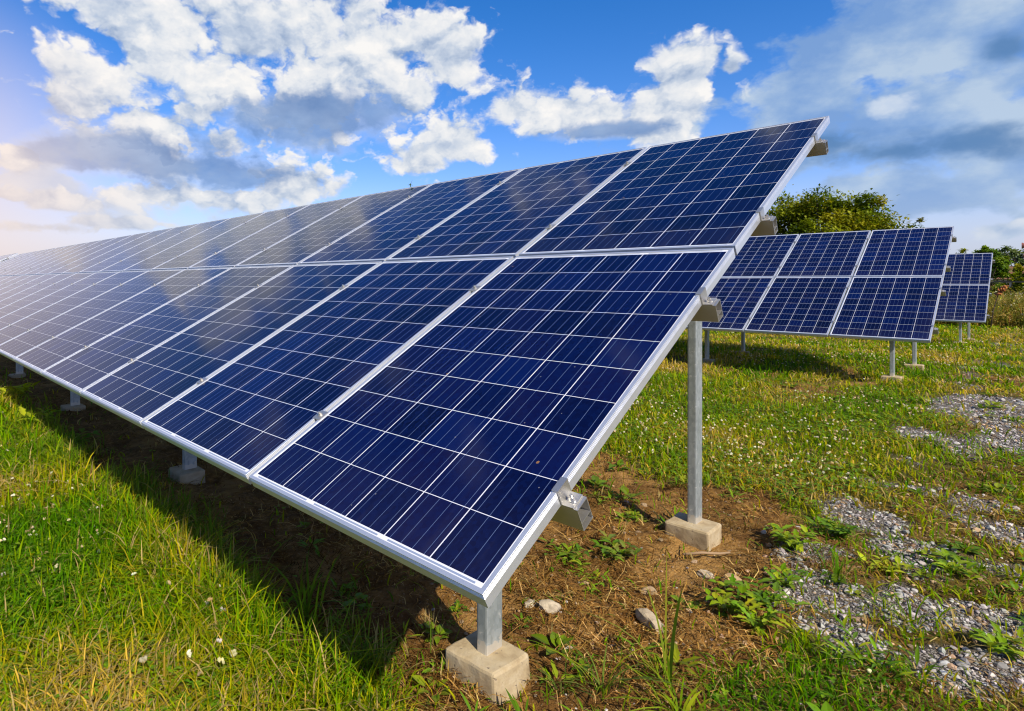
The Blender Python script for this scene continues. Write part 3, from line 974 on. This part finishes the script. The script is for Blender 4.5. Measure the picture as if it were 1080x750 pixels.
def build_clover():
    # leaves of three, and the flower heads standing over them
    x, y, d = scatter(80000, dmax=9.0, half=2.0)
    m = masks(x, y)
    pat = sstep(fbm(x, y, 1.6, 3, 27), 0.38, 0.56)
    keep = rng.random(len(x)) < m[2] ** 2 * pat * np.where((y < 3.0) & (x > -.75), 0.06, 1.0)
    x, y, d = x[keep], y[keep], d[keep]; n = len(x)
    hgt = rng.uniform(0.03, 0.065, n)
    base = on_ground(x, y) + np.stack([0 * x, 0 * x, hgt], 1)
    a = rng.uniform(0, 6.283, n)
    col = mixcol(n, [(0.09, 0.20, 0.006), (0.13, 0.25, 0.007), (0.19, 0.28, 0.01)], [2, 3, 2])
    L = rng.uniform(0.008, 0.014, n) * (1 + d / 12)
    it = []
    for k in range(3):
        it.append(leaves(base, a + k * 2.094, rng.normal(0.1, .25, n), L, L * 0.9, np.full(n, 0.25), col, 3))
    o = link('clover', cat_mesh('clover', it), M_LEAF)
    tag(o, 'low clover leaves among the grass', 'clover', kind='stuff')
    x, y, d = scatter(34000, dmax=24.0, half=4.2)
    m = masks(x, y)
    near = y < 1.0
    pat = sstep(fbm(x, y, 0.8, 3, 37), 0.45, 0.62)
    keep = rng.random(len(x)) < m[2] ** 3 * np.where(near, 0.34 * sstep(fbm(x, y, 1.5, 3, 38), 0.40, 0.6) * sstep(-x, 0.8, 1.2) * (1 - sstep(y, 0.0, 0.22)), 0.55 * pat + .06)
    x, y, d = x[keep], y[keep], d[keep]; n = len(x)
    # a few larger heads close to the camera
    hx = np.array([-1.02, -1.05, -1.00, -1.10, -1.33, -1.38, -1.30, -1.62, -1.78, -1.15]); hy = np.array([-.04, -.075, -.09, -.15, .02, 0.03, .06, -.02, .07, -.28])
    x = np.concatenate([x, hx]); y = np.concatenate([y, hy]); d = np.concatenate([d, np.full(10, 2.0)]); n = len(x)
    z = rng.uniform(0.05, 0.10, n)
    s = rng.uniform(0.0045, 0.0075, n) * (1 + d / 22)
    s[-10:] = rng.uniform(.0085, .0115, 10)
    z[-10:] += .03
    col = mixcol(n, [(0.74, 0.71, 0.60), (0.66, 0.58, 0.36), (0.46, 0.34, 0.16)], [4, 4, 2]).clip(0, .85)
    it = []
    for k in range(5):                      # a head is a small bunch of florets
        oa = rng.uniform(0, 6.283, n); rr = s * 0.6
        pos = on_ground(x, y) + np.stack([np.cos(oa) * rr, np.sin(oa) * rr, z + rng.uniform(-.5, .6, n) * s], 1)
        it.append(blobs(pos, s * .62, s * .62, s * .6, col * rng.uniform(.9, 1.05, (n, 1)), 0.3))
    stem = blades(on_ground(x, y), z, np.full(n, 0.0022), rng.uniform(0, 6.28, n), np.full(n, 0.05), np.tile([0.10, 0.16, 0.02], (n, 1)), 2)
    o = link('clover_flower', cat_mesh('clover_flower', it + [stem]), M_LEAF)
    tag(o, 'white clover flowers dotted through the grass', 'clover', kind='stuff')

def build_ground_weeds():
    x, y, d = scatter(9000, dmax=12.0, half=3.0, a0=-60, a1=22)
    m = masks(x, y)
    pat = sstep(fbm(x, y, 2.3, 3, 57), 0.46, 0.62)
    keep = (rng.random(len(x)) < pat * 0.42 * (1 - .5 * (y < 1.5)) * (x > -1.3) * ((m[0] > .15) | (m[1] > .25))) | (rng.random(len(x)) < 0.05 * (x > -2) * (y > .6))
    keep &= ~((x < -0.25) & (y > 0.95) & (y < 2.2) & (rng.random(len(x)) < 0.85))
    x, y, d = x[keep], y[keep], d[keep]
    it = []
    for kind in range(3):
        s = slice(kind, None, 3)
        xx, yy, dd = x[s], y[s], d[s]; n = len(xx)
        size = rng.gamma(3.0, 0.011, n).clip(.012, .07) * (1 + dd / 20)
        tone = mixcol(n, [(0.09, 0.18, 0.008), (0.14, 0.235, 0.010), (0.22, 0.265, 0.014)], [2, 3, 2])
        for k in range(9):
            a = k * 2.4 + rng.uniform(-.4, .4, n)
            off = rng.random(n) * size * 0.5
            b = on_ground(xx, yy, 0.004) + np.stack([np.cos(a) * off, np.sin(a) * off, rng.random(n) * size * .35], 1)
            L = size * rng.uniform(.55, 1.05, n)
            wd = L * (0.62, 0.30, 0.16)[kind]
            it.append(leaves(b, a, rng.uniform(.15, .9, n) + (0.25 if kind == 2 else 0), L, wd, rng.uniform(.3, .9, n), tone * rng.uniform(.8, 1.2, (n, 1)), 4, lobes=(0, .28, 0)[kind]))
    o = link('ground_cover', cat_mesh('ground_cover', it), M_LEAF)
    tag(o, 'small low weeds spreading over soil and gravel', 'ground cover', kind='stuff')

def build_meadow():
    n = 15000
    x = rng.uniform(-7, 6, n); y = 26.3 + rng.random(n) ** 1.4 * 9 + (fbm(x, x * 0, .5, 3, 6) - .5) * 1.6
    h = rng.uniform(0.55, 1.42, n) * sstep(y, 25.7, 28.0).clip(.45, 1)
    col = mixcol(n, [(0.10, 0.105, 0.014), (0.165, 0.145, 0.022), (0.22, 0.165, 0.04), (0.085, 0.115, 0.012), (0.24, 0.13, 0.035)], [3, 4, 3, 2, 1])
    col = col * 1.5
    it = [blades(on_ground(x, y), h, rng.uniform(.015, .035, n), rng.uniform(0, 6.28, n), rng.uniform(.05, .5, n), col, 3)]
    for k in range(4):
        t = rng.random(n)
        b = on_ground(x, y) + np.stack([rng.normal(0, .06, n), rng.normal(0, .06, n), h * t], 1)
        L = rng.uniform(.05, .13, n)
        it.append(leaves(b, rng.uniform(0, 6.28, n), rng.uniform(-.4, .9, n), L, L * .5, np.full(n, .4), col * rng.uniform(.75, 1.25, (n, 1)), 2))
    f = rng.random(n) < 0.07
    p = on_ground(x[f], y[f]) + np.stack([0 * x[f], 0 * x[f], h[f] * rng.uniform(.6, 1.0, f.sum())], 1)
    fc = mixcol(f.sum(), [(0.62, 0.58, 0.38), (0.55, 0.50, 0.06), (0.6, 0.6, 0.5)], [3, 2, 2])
    s = rng.uniform(.018, .035, f.sum())
    it.append(blobs(p, s, s, s * .7, fc))
    o = link('tall_weeds', cat_mesh('tall_weeds', it), M_LEAF)
    tag(o, 'tall brownish green weeds along the far side of the field', 'weeds', kind='stuff')

build_grass(); build_turf_edge(); build_straw(); build_gravel(); build_clover(); build_ground_weeds(); build_meadow()

# ------------------------------------------------------------------ single plants
def gz(x, y):
    return float(G(x, y))

def grass_tuft(x, y, n, h0, h1, w, lean, cols, label, group=None, spread=0.03, K=5, cat='grass'):
    az = rng.uniform(0, 6.283, n)
    r = np.abs(rng.normal(0, spread, n))
    b = np.stack([np.cos(az) * r, np.sin(az) * r, np.full(n, -0.01)], 1)
    h = rng.uniform(h0, h1, n)
    col = mixcol(n, cols, [1] * len(cols))
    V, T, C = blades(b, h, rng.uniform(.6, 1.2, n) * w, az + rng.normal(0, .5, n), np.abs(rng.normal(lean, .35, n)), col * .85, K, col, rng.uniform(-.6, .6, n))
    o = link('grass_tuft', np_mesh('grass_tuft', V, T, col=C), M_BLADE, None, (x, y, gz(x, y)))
    return tag(o, label, cat, group)

def weed(x, y, stems, height, spread, leaf, width, label, cols, lobes=0.0, per=9, lean=0.35, group=None, name='weed'):
    root = tag(empty(name, (x, y, gz(x, y))), label, 'weed', group)
    sm = []
    lf = []
    for k in range(stems):
        a = k * 2.4 + rng.uniform(-.5, .5)
        hh = height * rng.uniform(.65, 1.05)
        ex, ey = math.cos(a) * spread * rng.uniform(.5, 1.1), math.sin(a) * spread * rng.uniform(.5, 1.1)
        pts = [(ex * t ** 1.3 + 0.003 * math.sin(9 * t + k), ey * t ** 1.3, -0.01 + hh * (t - lean * t ** 2.5)) for t in (0, .25, .5, .75, 1)]
        sm.append(pts)
        ts = np.clip(np.linspace(.12, 1, per) + rng.uniform(-.04, .04, per), .05, 1)
        for j, t in enumerate(ts):
            P = (ex * t ** 1.3, ey * t ** 1.3, hh * (t - lean * t ** 2.5))
            lf.append((P, a + (1 if j % 2 else -1) * rng.uniform(.5, 1.7), rng.uniform(.1, .9), leaf * rng.uniform(.65, 1.15)))
    mb = MB()
    for pts in sm:
        mb.tube(pts, [.0028, .0026, .0022, .0018, .0010], 5)
    me = mb.mesh('stem', True)
    a = me.color_attributes.new('col', 'FLOAT_COLOR', 'POINT')
    a.data.foreach_set('color', np.tile(np.array([0.13, 0.17, 0.03, 1], np.float32), len(me.vertices)))
    link('stem', me, M_LEAF, root)
    n = len(lf)
    L = np.array([q[3] for q in lf])
    V, Q, C = leaves(np.array([q[0] for q in lf]), np.array([q[1] for q in lf]), np.array([q[2] for q in lf]), L, L * width, rng.uniform(.3, 1.0, n), mixcol(n, cols, [1] * len(cols)), 6, lobes, rnd=rng)
    link('foliage', np_mesh('foliage', V, quads=Q, col=C), M_LEAF, root)
    return root

BRIGHTG = [(0.15, 0.27, 0.008), (0.20, 0.30, 0.010), (0.27, 0.33, 0.014)]  # bright green leaf colours
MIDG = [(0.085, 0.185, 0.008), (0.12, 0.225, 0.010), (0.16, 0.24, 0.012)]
YEL = [(0.30, 0.36, 0.012), (0.36, 0.38, 0.016)]
DULL = [(0.11, 0.17, 0.025), (0.15, 0.20, 0.03), (0.20, 0.22, 0.04)]

t = grass_tuft(-.06, 1.00, 26, .06, .16, .007, .7, BRIGHTG, 'grass tuft with two tall upright yellow-green stalks on the bare soil', spread=.035)
V, T, C = blades(np.array([[0.0, .01, 0], [.02, 0, 0], [.01, -.01, 0], [-.03, .0, 0]]), np.array([.43, .34, .33, .26]), np.array([.013, .015, .008, .008]), np.array([1.9, .9, 2.6, 3.4]), np.array([.10, .12, .35, 1.0]), np.array([[.24, .26, .02], [.13, .21, .014], [.17, .22, .02], [.2, .24, .03]]), 6, None, np.array([1.2, .3, 0, 0]))
link('stalk', np_mesh('stalk', V, T, col=C), M_BLADE, t)
grass_tuft(-.17, .80, 30, .08, .22, .0065, .9, DULL + BRIGHTG, 'dull green grass tuft right of the nearest concrete footing', spread=.05)
grass_tuft(-.27, .72, 18, .05, .15, .006, .8, DULL, 'thin grass tuft at the foot of the nearest concrete footing', spread=.022)
grass_tuft(.05, .86, 26, .06, .17, .010, 1.0, BRIGHTG, 'broad-bladed grass tuft in the foreground, lying outwards over pebbles', spread=.03)
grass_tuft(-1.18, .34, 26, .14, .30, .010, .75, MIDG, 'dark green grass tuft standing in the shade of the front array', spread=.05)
grass_tuft(-.98, .22, 26, .12, .26, .009, .8, BRIGHTG, 'long bright grass tuft at the lawn corner, half in shade', spread=.06)
grass_tuft(-.78, .64, 40, .05, .13, .0035, .5, [(0.36, 0.27, 0.10), (0.17, .17, .03), (.44, .34, .15)], 'straw-coloured grass tuft left of the nearest concrete footing', spread=.05)
grass_tuft(-.72, .36, 60, .05, .14, .0042, .6, [(0.25, 0.22, 0.05), (0.17, .19, .02), (.40, .31, .12)], 'dry yellow grass tuft in front of the nearest concrete footing', spread=.05)
grass_tuft(.44, 2.05, 34, .06, .15, .006, .8, BRIGHTG, 'bright grass tuft growing out of the gravel in the foreground right', spread=.07)
grass_tuft(.16, 2.25, 40, .06, .16, .006, .7, MIDG, 'deep green grass tuft between the rear post and the gravel', spread=.06)
weed(-.05, 1.56, 7, .15, .09, .040, .75, 'leafy round-leaved weed beside the pale stone on bare soil', BRIGHTG, per=7)
weed(.05, 1.55, 7, .12, .09, .062, .36, 'toothed dandelion-like weed right of the round-leaved weed', BRIGHTG + YEL, lobes=.4, per=7)
weed(.02, 1.72, 7, .10, .12, .06, .40, 'dense dark weed behind the toothed weed at the soil edge', MIDG, lobes=.3, per=8)
weed(-.76, 1.55, 8, .05, .12, .055, .32, 'flat star-shaped weed on the soil under the lower rail end', MIDG + BRIGHTG, lobes=.25, per=6, lean=.6)
weed(-.60, 1.72, 8, .10, .12, .060, .42, 'grey-green weed nearest the lower rail end on brown straw', DULL + MIDG, lobes=.2, per=6)
weed(-.62, 1.46, 9, .045, .14, .050, .30, 'spreading low weed on the bare soil in front of the grey-green weed', BRIGHTG, per=7, lean=.6)
weed(.08, 2.74, 9, .10, .09, .045, .5, 'compact rounded dark green weed at the gravel edge', MIDG, per=9, lean=.2)
weed(-.06, 2.44, 8, .14, .10, .06, .45, 'bushy bright weed right of the rear footing', BRIGHTG, lobes=.25, per=8)
weed(.02, 2.00, 6, .08, .09, .05, .45, 'small weed patch between rear footing and foreground weeds', MIDG + BRIGHTG, per=7)
weed(.36, 1.63, 6, .10, .20, .060, .22, 'long trailing weed with narrow leaves in the lower right corner', BRIGHTG + MIDG, per=9, lean=.7)
weed(.68, 2.04, 7, .08, .08, .048, .5, 'broad-leaved weed on the gravel at the right edge', BRIGHTG, lobes=.2, per=6)
weed(.50, 2.72, 7, .07, .12, .05, .5, 'low bright weed crossing the gravel strip', BRIGHTG, per=8, lean=.5)
weed(.30, 2.50, 6, .06, .10, .045, .5, 'yellowish weed on the near margin of the gravel', YEL, per=7, lean=.5)
weed(-6.62, .27, 7, .30, .16, .12, .55, 'bright yellow-green weed at the left edge by the shade', YEL, lobes=.3, per=7)
weed(-5.32, .25, 6, .24, .13, .11, .40, 'upright toothed weed at the shade edge right of the bright weed', YEL + BRIGHTG, lobes=.3, per=7)
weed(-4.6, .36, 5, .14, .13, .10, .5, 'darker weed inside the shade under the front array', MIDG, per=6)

# a sprig caught on the top edge of the front array
sp = empty('sprig', (-3.34, 3.33 * ct + .006, 3.33 * st + .001))
sp.scale = (.5, .5, .5)
tag(sp, 'small green sprig caught on the top edge of the front array', 'sprig')
mb = MB(); mb.tube([(0, 0, 0), (.01, 0, .05), (.05, .0, .13)], [.004, .003, .002], 5); mb.tube([(0, 0, .0), (-.02, .01, .06)], [.004, .002], 5)
me = mb.mesh('stem', True); at_ = me.color_attributes.new('col', 'FLOAT_COLOR', 'POINT'); at_.data.foreach_set('color', np.tile(np.array([0.12, 0.15, 0.03, 1], np.float32), len(me.vertices)))
link('stem', me, M_LEAF, sp)
n = 14
L = rng.uniform(.03, .05, n)
V, Q, C = leaves(rng.normal(0, .013, (n, 3)) + np.array([-.01, 0, .03]), rng.uniform(0, 6.28, n), rng.uniform(-.3, 1, n), L, L * .6, np.full(n, .4), mixcol(n, MIDG, [1, 1, 1]), 4)
link('foliage', np_mesh('foliage', V, quads=Q, col=C), M_LEAF, sp)

# ------------------------------------------------------------------ stones and a stick
def stone(x, y, sx, sy, sz, rot, col, label, seed, sink=0.42):
    bm = bmesh.new()
    bmesh.ops.create_icosphere(bm, subdivisions=3, radius=1)
    rr = random.Random(seed)
    planes = [(Vector((rr.gauss(0, 1), rr.gauss(0, 1), rr.gauss(0, .8))).normalized(), rr.uniform(.55, .85)) for _ in range(11)]
    for v in bm.verts:
        for nn, dd in planes:
            k = v.co.dot(nn) - dd
            if k > 0: v.co -= nn * k * .92
        v.co *= 1 + (float(vnoise(v.co.x * 3 + v.co.z, v.co.y * 3, 2.2, seed)) - .5) * .16
        v.co = Vector((v.co.x * sx, v.co.y * sy, v.co.z * sz))
    me = bpy.data.meshes.new('stone'); bm.to_mesh(me); bm.free()
    a = me.color_attributes.new('col', 'FLOAT_COLOR', 'POINT')
    a.data.foreach_set('color', np.tile(np.array([*col, 1], np.float32), len(me.vertices)))
    o = link('stone', me, M_STONE, None, (x, y, gz(x, y) + sz * (1 - 2 * sink) * .6), (0, 0, rot))
    tag(o, label, 'stone', 'stones lying on the bare soil')

stone(-.24, 1.30, .085, .045, .032, -.5, (.46, .38, .26), 'flat pale stone beside the leafy round-leaved weed', 1)
stone(-.53, 1.05, .050, .035, .030, .4, (.48, .41, .30), 'larger pale broken stone right of the nearest post', 2)
stone(-.61, 1.04, .030, .028, .022, 1.4, (.45, .39, .28), 'small pale stone touching the larger broken stone by the post', 3)
stone(-.36, 1.53, .040, .035, .030, .2, (.34, .24, .13), 'brown clod-like stone behind the flat pale stone', 4)
stone(-.24, 1.87, .060, .030, .022, -.2, (.50, .42, .31), 'long pale stone in front of the rear footing', 5)
stone(-.37, .93, .020, .016, .013, .8, (.58, .54, .46), 'tiny whitish stone in front of the dull green tuft', 6)
stone(-.14, 1.86, .055, .045, .025, .9, (.42, .27, .13), 'tan sandy stone beside the long pale stone', 7)

mb = MB(); mb.tube([(-.05, -.10, .012), (-.01, -.02, .02), (.03, .05, .018), (.05, .10, .022)], [.006, .0065, .006, .004], 7)
me = mb.mesh('stick', True); at_ = me.color_attributes.new('col', 'FLOAT_COLOR', 'POINT'); at_.data.foreach_set('color', np.tile(np.array([0.30, 0.20, 0.11, 1], np.float32), len(me.vertices)))
tag(link('stick', me, M_BARK, None, (-.31, 2.05, gz(-.31, 2.05)), (0, 0, -.3)), 'short dry stick leaning by the rear concrete footing', 'stick')

# ------------------------------------------------------------------ trees, house and fence behind the field
def tree(x, y, height, radius, crown_lo, n_clump, n_leaf, leaf, cols, label, seed, squash=1.0, cat='tree', name='tree', dome=0.0, group='trees behind the field'):
    r2 = np.random.default_rng(seed)
    g0 = gz(x, y)
    root = tag(empty(name, (x, y, g0)), label, cat, group)
    H = height - crown_lo
    # clump centres on and inside an uneven dome
    cl = []
    for k in range(n_clump):
        a = r2.uniform(0, 6.283); u = r2.uniform(0, 1) ** .8
        rad = radius * (1 - .25 * r2.random() ** 2) * (0.78 + .35 * vnoise(np.cos(a) * 2 + 5, np.sin(a) * 2 + 5, 1.3, seed))
        th = math.asin(min(1, u))
        rr = rad * math.cos(th) ** (0.75) * r2.uniform(.55, 1.0) ** .6
        hump = 0.90 + 0.16 * float(vnoise(np.cos(a) * rr / radius * 2.2 + 9, np.sin(a) * rr / radius * 2.2 + 9, 1.7, seed + 3))
        cl.append((math.cos(a) * rr, math.sin(a) * rr * squash, crown_lo + H * hump * (u * r2.uniform(.78, 1.0)), r2.uniform(.08, .21) * radius))
    mb = MB()
    tr = radius * .045
    mb.tube([(0, 0, -.2), (.02 * radius, 0, crown_lo * .5), (0, .03 * radius, crown_lo + H * .25), (0, 0, crown_lo + H * .7)], [tr * 1.4, tr, tr * .8, tr * .25], 8)
    for c in cl[::2]:
        z0 = crown_lo * .6 + r2.uniform(0, .3) * H
        mb.tube([(0, 0, z0), (c[0] * .5, c[1] * .5, z0 * .4 + c[2] * .6 - .05 * H), (c[0], c[1], c[2])], [tr * .45, tr * .25, tr * .08], 5)
    me = mb.mesh('trunk', True)
    a = me.color_attributes.new('col', 'FLOAT_COLOR', 'POINT'); a.data.foreach_set('color', np.tile(np.array([0.09, 0.065, 0.04, 1], np.float32), len(me.vertices)))
    link('trunk', me, M_BARK, root)
    n = n_leaf
    ci = r2.integers(0, len(cl), n)
    c = np.array(cl)[ci]
    dv = r2.normal(0, 1, (n, 3)); dv /= np.linalg.norm(dv, axis=1)[:, None]
    rad = c[:, 3:4] * r2.random((n, 1)) ** .45
    p = c[:, :3] + dv * rad * np.array([1.15, 1.15, .8])
    stray = r2.random(n) < .025
    p[stray] += r2.normal(0, .06 * radius, (stray.sum(), 3))
    az = r2.uniform(0, 6.283, n); el = r2.normal(.2, .6, n)
    L = leaf * r2.uniform(.6, 1.3, n)
    tone = np.array(cols)[r2.choice(len(cols), len(cl))][ci] * r2.uniform(.75, 1.3, (n, 1))
    V, Q, C = leaves(p, az, el, L, L * .62, np.full(n, .5), tone, 2)
    link('crown', np_mesh('crown', V, quads=Q, col=C), M_LEAF, root)
    return root

OLIVE = [(0.10, 0.150, 0.005), (0.15, 0.195, 0.006), (0.21, 0.240, 0.008), (0.07, 0.110, 0.004), (0.27, 0.260, 0.010)]
DARKG = [(0.075, 0.15, 0.012), (0.11, 0.20, 0.014), (0.16, 0.245, 0.016)]
PALE = [(0.12, 0.17, 0.055), (0.16, 0.21, 0.07), (0.10, 0.15, 0.05)]
tree(-10.45, 53.1, 8.6, 6.2, 1.2, 190, 52000, .25, OLIVE, 'large round-crowned olive green tree rising behind the middle array', 4, .8)
tree(-6.3, 72.3, 7.5, 2.6, 1.0, 40, 3500, .26, [(.14, .14, .02), (.18, .16, .03)], 'small yellowish tree just showing right of the large tree', 5)
tree(-3.75, 67.7, 4.6, 1.5, .8, 30, 3000, .24, OLIVE, 'small tree showing over the left top of the farthest array', 6)
tree(-1.75, 58.4, 4.25, 1.35, .5, 60, 9000, .20, DARKG, 'dense dark green pointed tree beside the farthest array', 7)
tree(-.75, 62.0, 3.4, 1.2, .3, 50, 6000, .20, DARKG + OLIVE, 'bushy green shrub between the pointed tree and the tiled roof', 8, cat='shrub', name='shrub')
tree(-.75, 85.4, 5.3, 3.4, .8, 60, 7000, .28, PALE, 'pale blue-green tree behind the tiled house', 9)
tree(.75, 57.4, 3.0, 1.4, .2, 50, 6000, .20, OLIVE, 'olive shrub at the right edge in front of the house', 12, cat='shrub', name='shrub')

def flat(name, c, rough=.85):
    m, g, b, _ = new_mat(name)
    co = g.node('ShaderNodeTexCoord').outputs['Object']
    n = g.noise(co, 3.0, 6.0, .6)
    g.put(b.inputs['Base Color'], g.mix(n, tuple(v * 1.25 for v in c), tuple(v * .65 for v in c)))
    g.put(b.inputs['Roughness'], rough)
    return m
M_TILE, M_RENDER, M_DARK = flat('clay_tile', (.34, .17, .105)), flat('wall_render', (.42, .36, .29)), flat('weathered_black', (.012, .014, .012))
hs = empty('house', (-.3, 73.9, gz(-.3, 73.9)))
tag(hs, 'low house with a brownish clay tile roof among the trees', 'house')
link('wall', MB().box(-1.6, 1.6, -2.2, 2.2, -.2, 1.85).mesh('wall'), M_RENDER, hs)
b = bmesh.new()
pts = [(-1.9, -2.45, 1.85), (1.9, -2.45, 1.85), (1.9, 2.45, 1.85), (-1.9, 2.45, 1.85), (-.95, 0, 2.95), (.95, 0, 2.95)]
vv = [b.verts.new(p) for p in pts]
for f in ((0, 1, 5, 4), (1, 2, 5), (2, 3, 4, 5), (3, 0, 4), (3, 2, 1, 0)): b.faces.new([vv[i] for i in f])
for k in range(12):                                   # courses of tiles on the two long slopes
    u = k / 12
    for sgn in (-1, 1):
        y0 = sgn * 2.45 * (1 - u); z0 = 1.85 + 1.1 * u
        hw = 1.9 - .95 * u
        q = bmesh.ops.create_cube(b, size=1.0)
        for v in q['verts']: v.co = Vector((v.co.x * 2 * hw, y0 + v.co.y * .07, z0 + .03 + v.co.z * .06))
me = bpy.data.meshes.new('roof'); b.to_mesh(me); b.free()
link('roof', me, M_TILE, hs)
link('window', MB().box(-.45, .35, -2.24, -2.205, .75, 1.5).mesh('window'), M_DARK, hs)

fn = empty('fence', (-.6, 33.2, gz(-.6, 33.2)))
tag(fn, 'thin dark rail fence just above the tall weeds', 'fence')
f0 = gz(-.6, 33.2)
link('rail', MB().box(-3.5, 5.0, -.025, .025, .64 - f0 - .045, .64 - f0 + .02).mesh('rail'), M_DARK, fn)
for k in range(4):
    pm = MB().box(-.04, .04, -.05, .05, -.3, .64 - f0 - .05).mesh('post')
    link('post', pm, M_DARK, fn, (-3.0 + 2.4 * k, .08, 0))

# a dried dock stalk with a rusty seed head at the edge of the tall weeds
dk = empty('dock_stalk', (-.16, 26.1, gz(-.16, 26.1)))
tag(dk, 'leaning dark stalk with a rust-red seed head before the tall weeds', 'weed')
def colour(me, c):
    a = me.color_attributes.new('col', 'FLOAT_COLOR', 'POINT'); a.data.foreach_set('color', np.tile(np.array([*c, 1], np.float32), len(me.vertices)))
    return me
link('stem', colour(MB().tube([(-.12, 0, 0), (-.06, 0, .6), (.04, 0, 1.05), (.16, 0, 1.38)], [.018, .016, .013, .01], 6).mesh('stem', True), (.04, .025, .012)), M_BARK, dk)
nb = 60
tt = rng.random(nb)
P_ = np.stack([.05 + tt * .16 + rng.normal(0, .035, nb), rng.normal(0, .04, nb), 1.10 + tt * .28 + rng.normal(0, .02, nb)], 1)
V, F, C = blobs(P_, np.full(nb, .035), np.full(nb, .03), np.full(nb, .03), mixcol(nb, [(.30, .09, .02), (.38, .13, .03)], [1, 1]))
link('seed_head', np_mesh('seed_head', V, F, col=C), M_BARK, dk)

# mast with two reddish caps at the right edge
ms = empty('mast', (.42, 42.6, gz(.42, 42.6)))
tag(ms, 'thin mast with two reddish brown caps at the far right edge', 'mast')
mh = 2.47 - gz(.42, 42.6)
link('pole', MB().cyl((0, 0, mh / 2 - .1), .022, mh + .2, 8).mesh('pole'), M_DARK, ms)
M_CAP = flat('red_brown_ceramic', (.22, .085, .06), .5)
for zz, ww in ((mh, .30), (mh - .52, .20)):
    c = MB().cyl((0, 0, 0), ww * .42, ww * 1.4, 12, 'X').cyl((-ww * .72, 0, 0), ww * .50, .06, 12, 'X').mesh('cap')
    link('cap', c, M_CAP, ms, (.02, 0, zz))
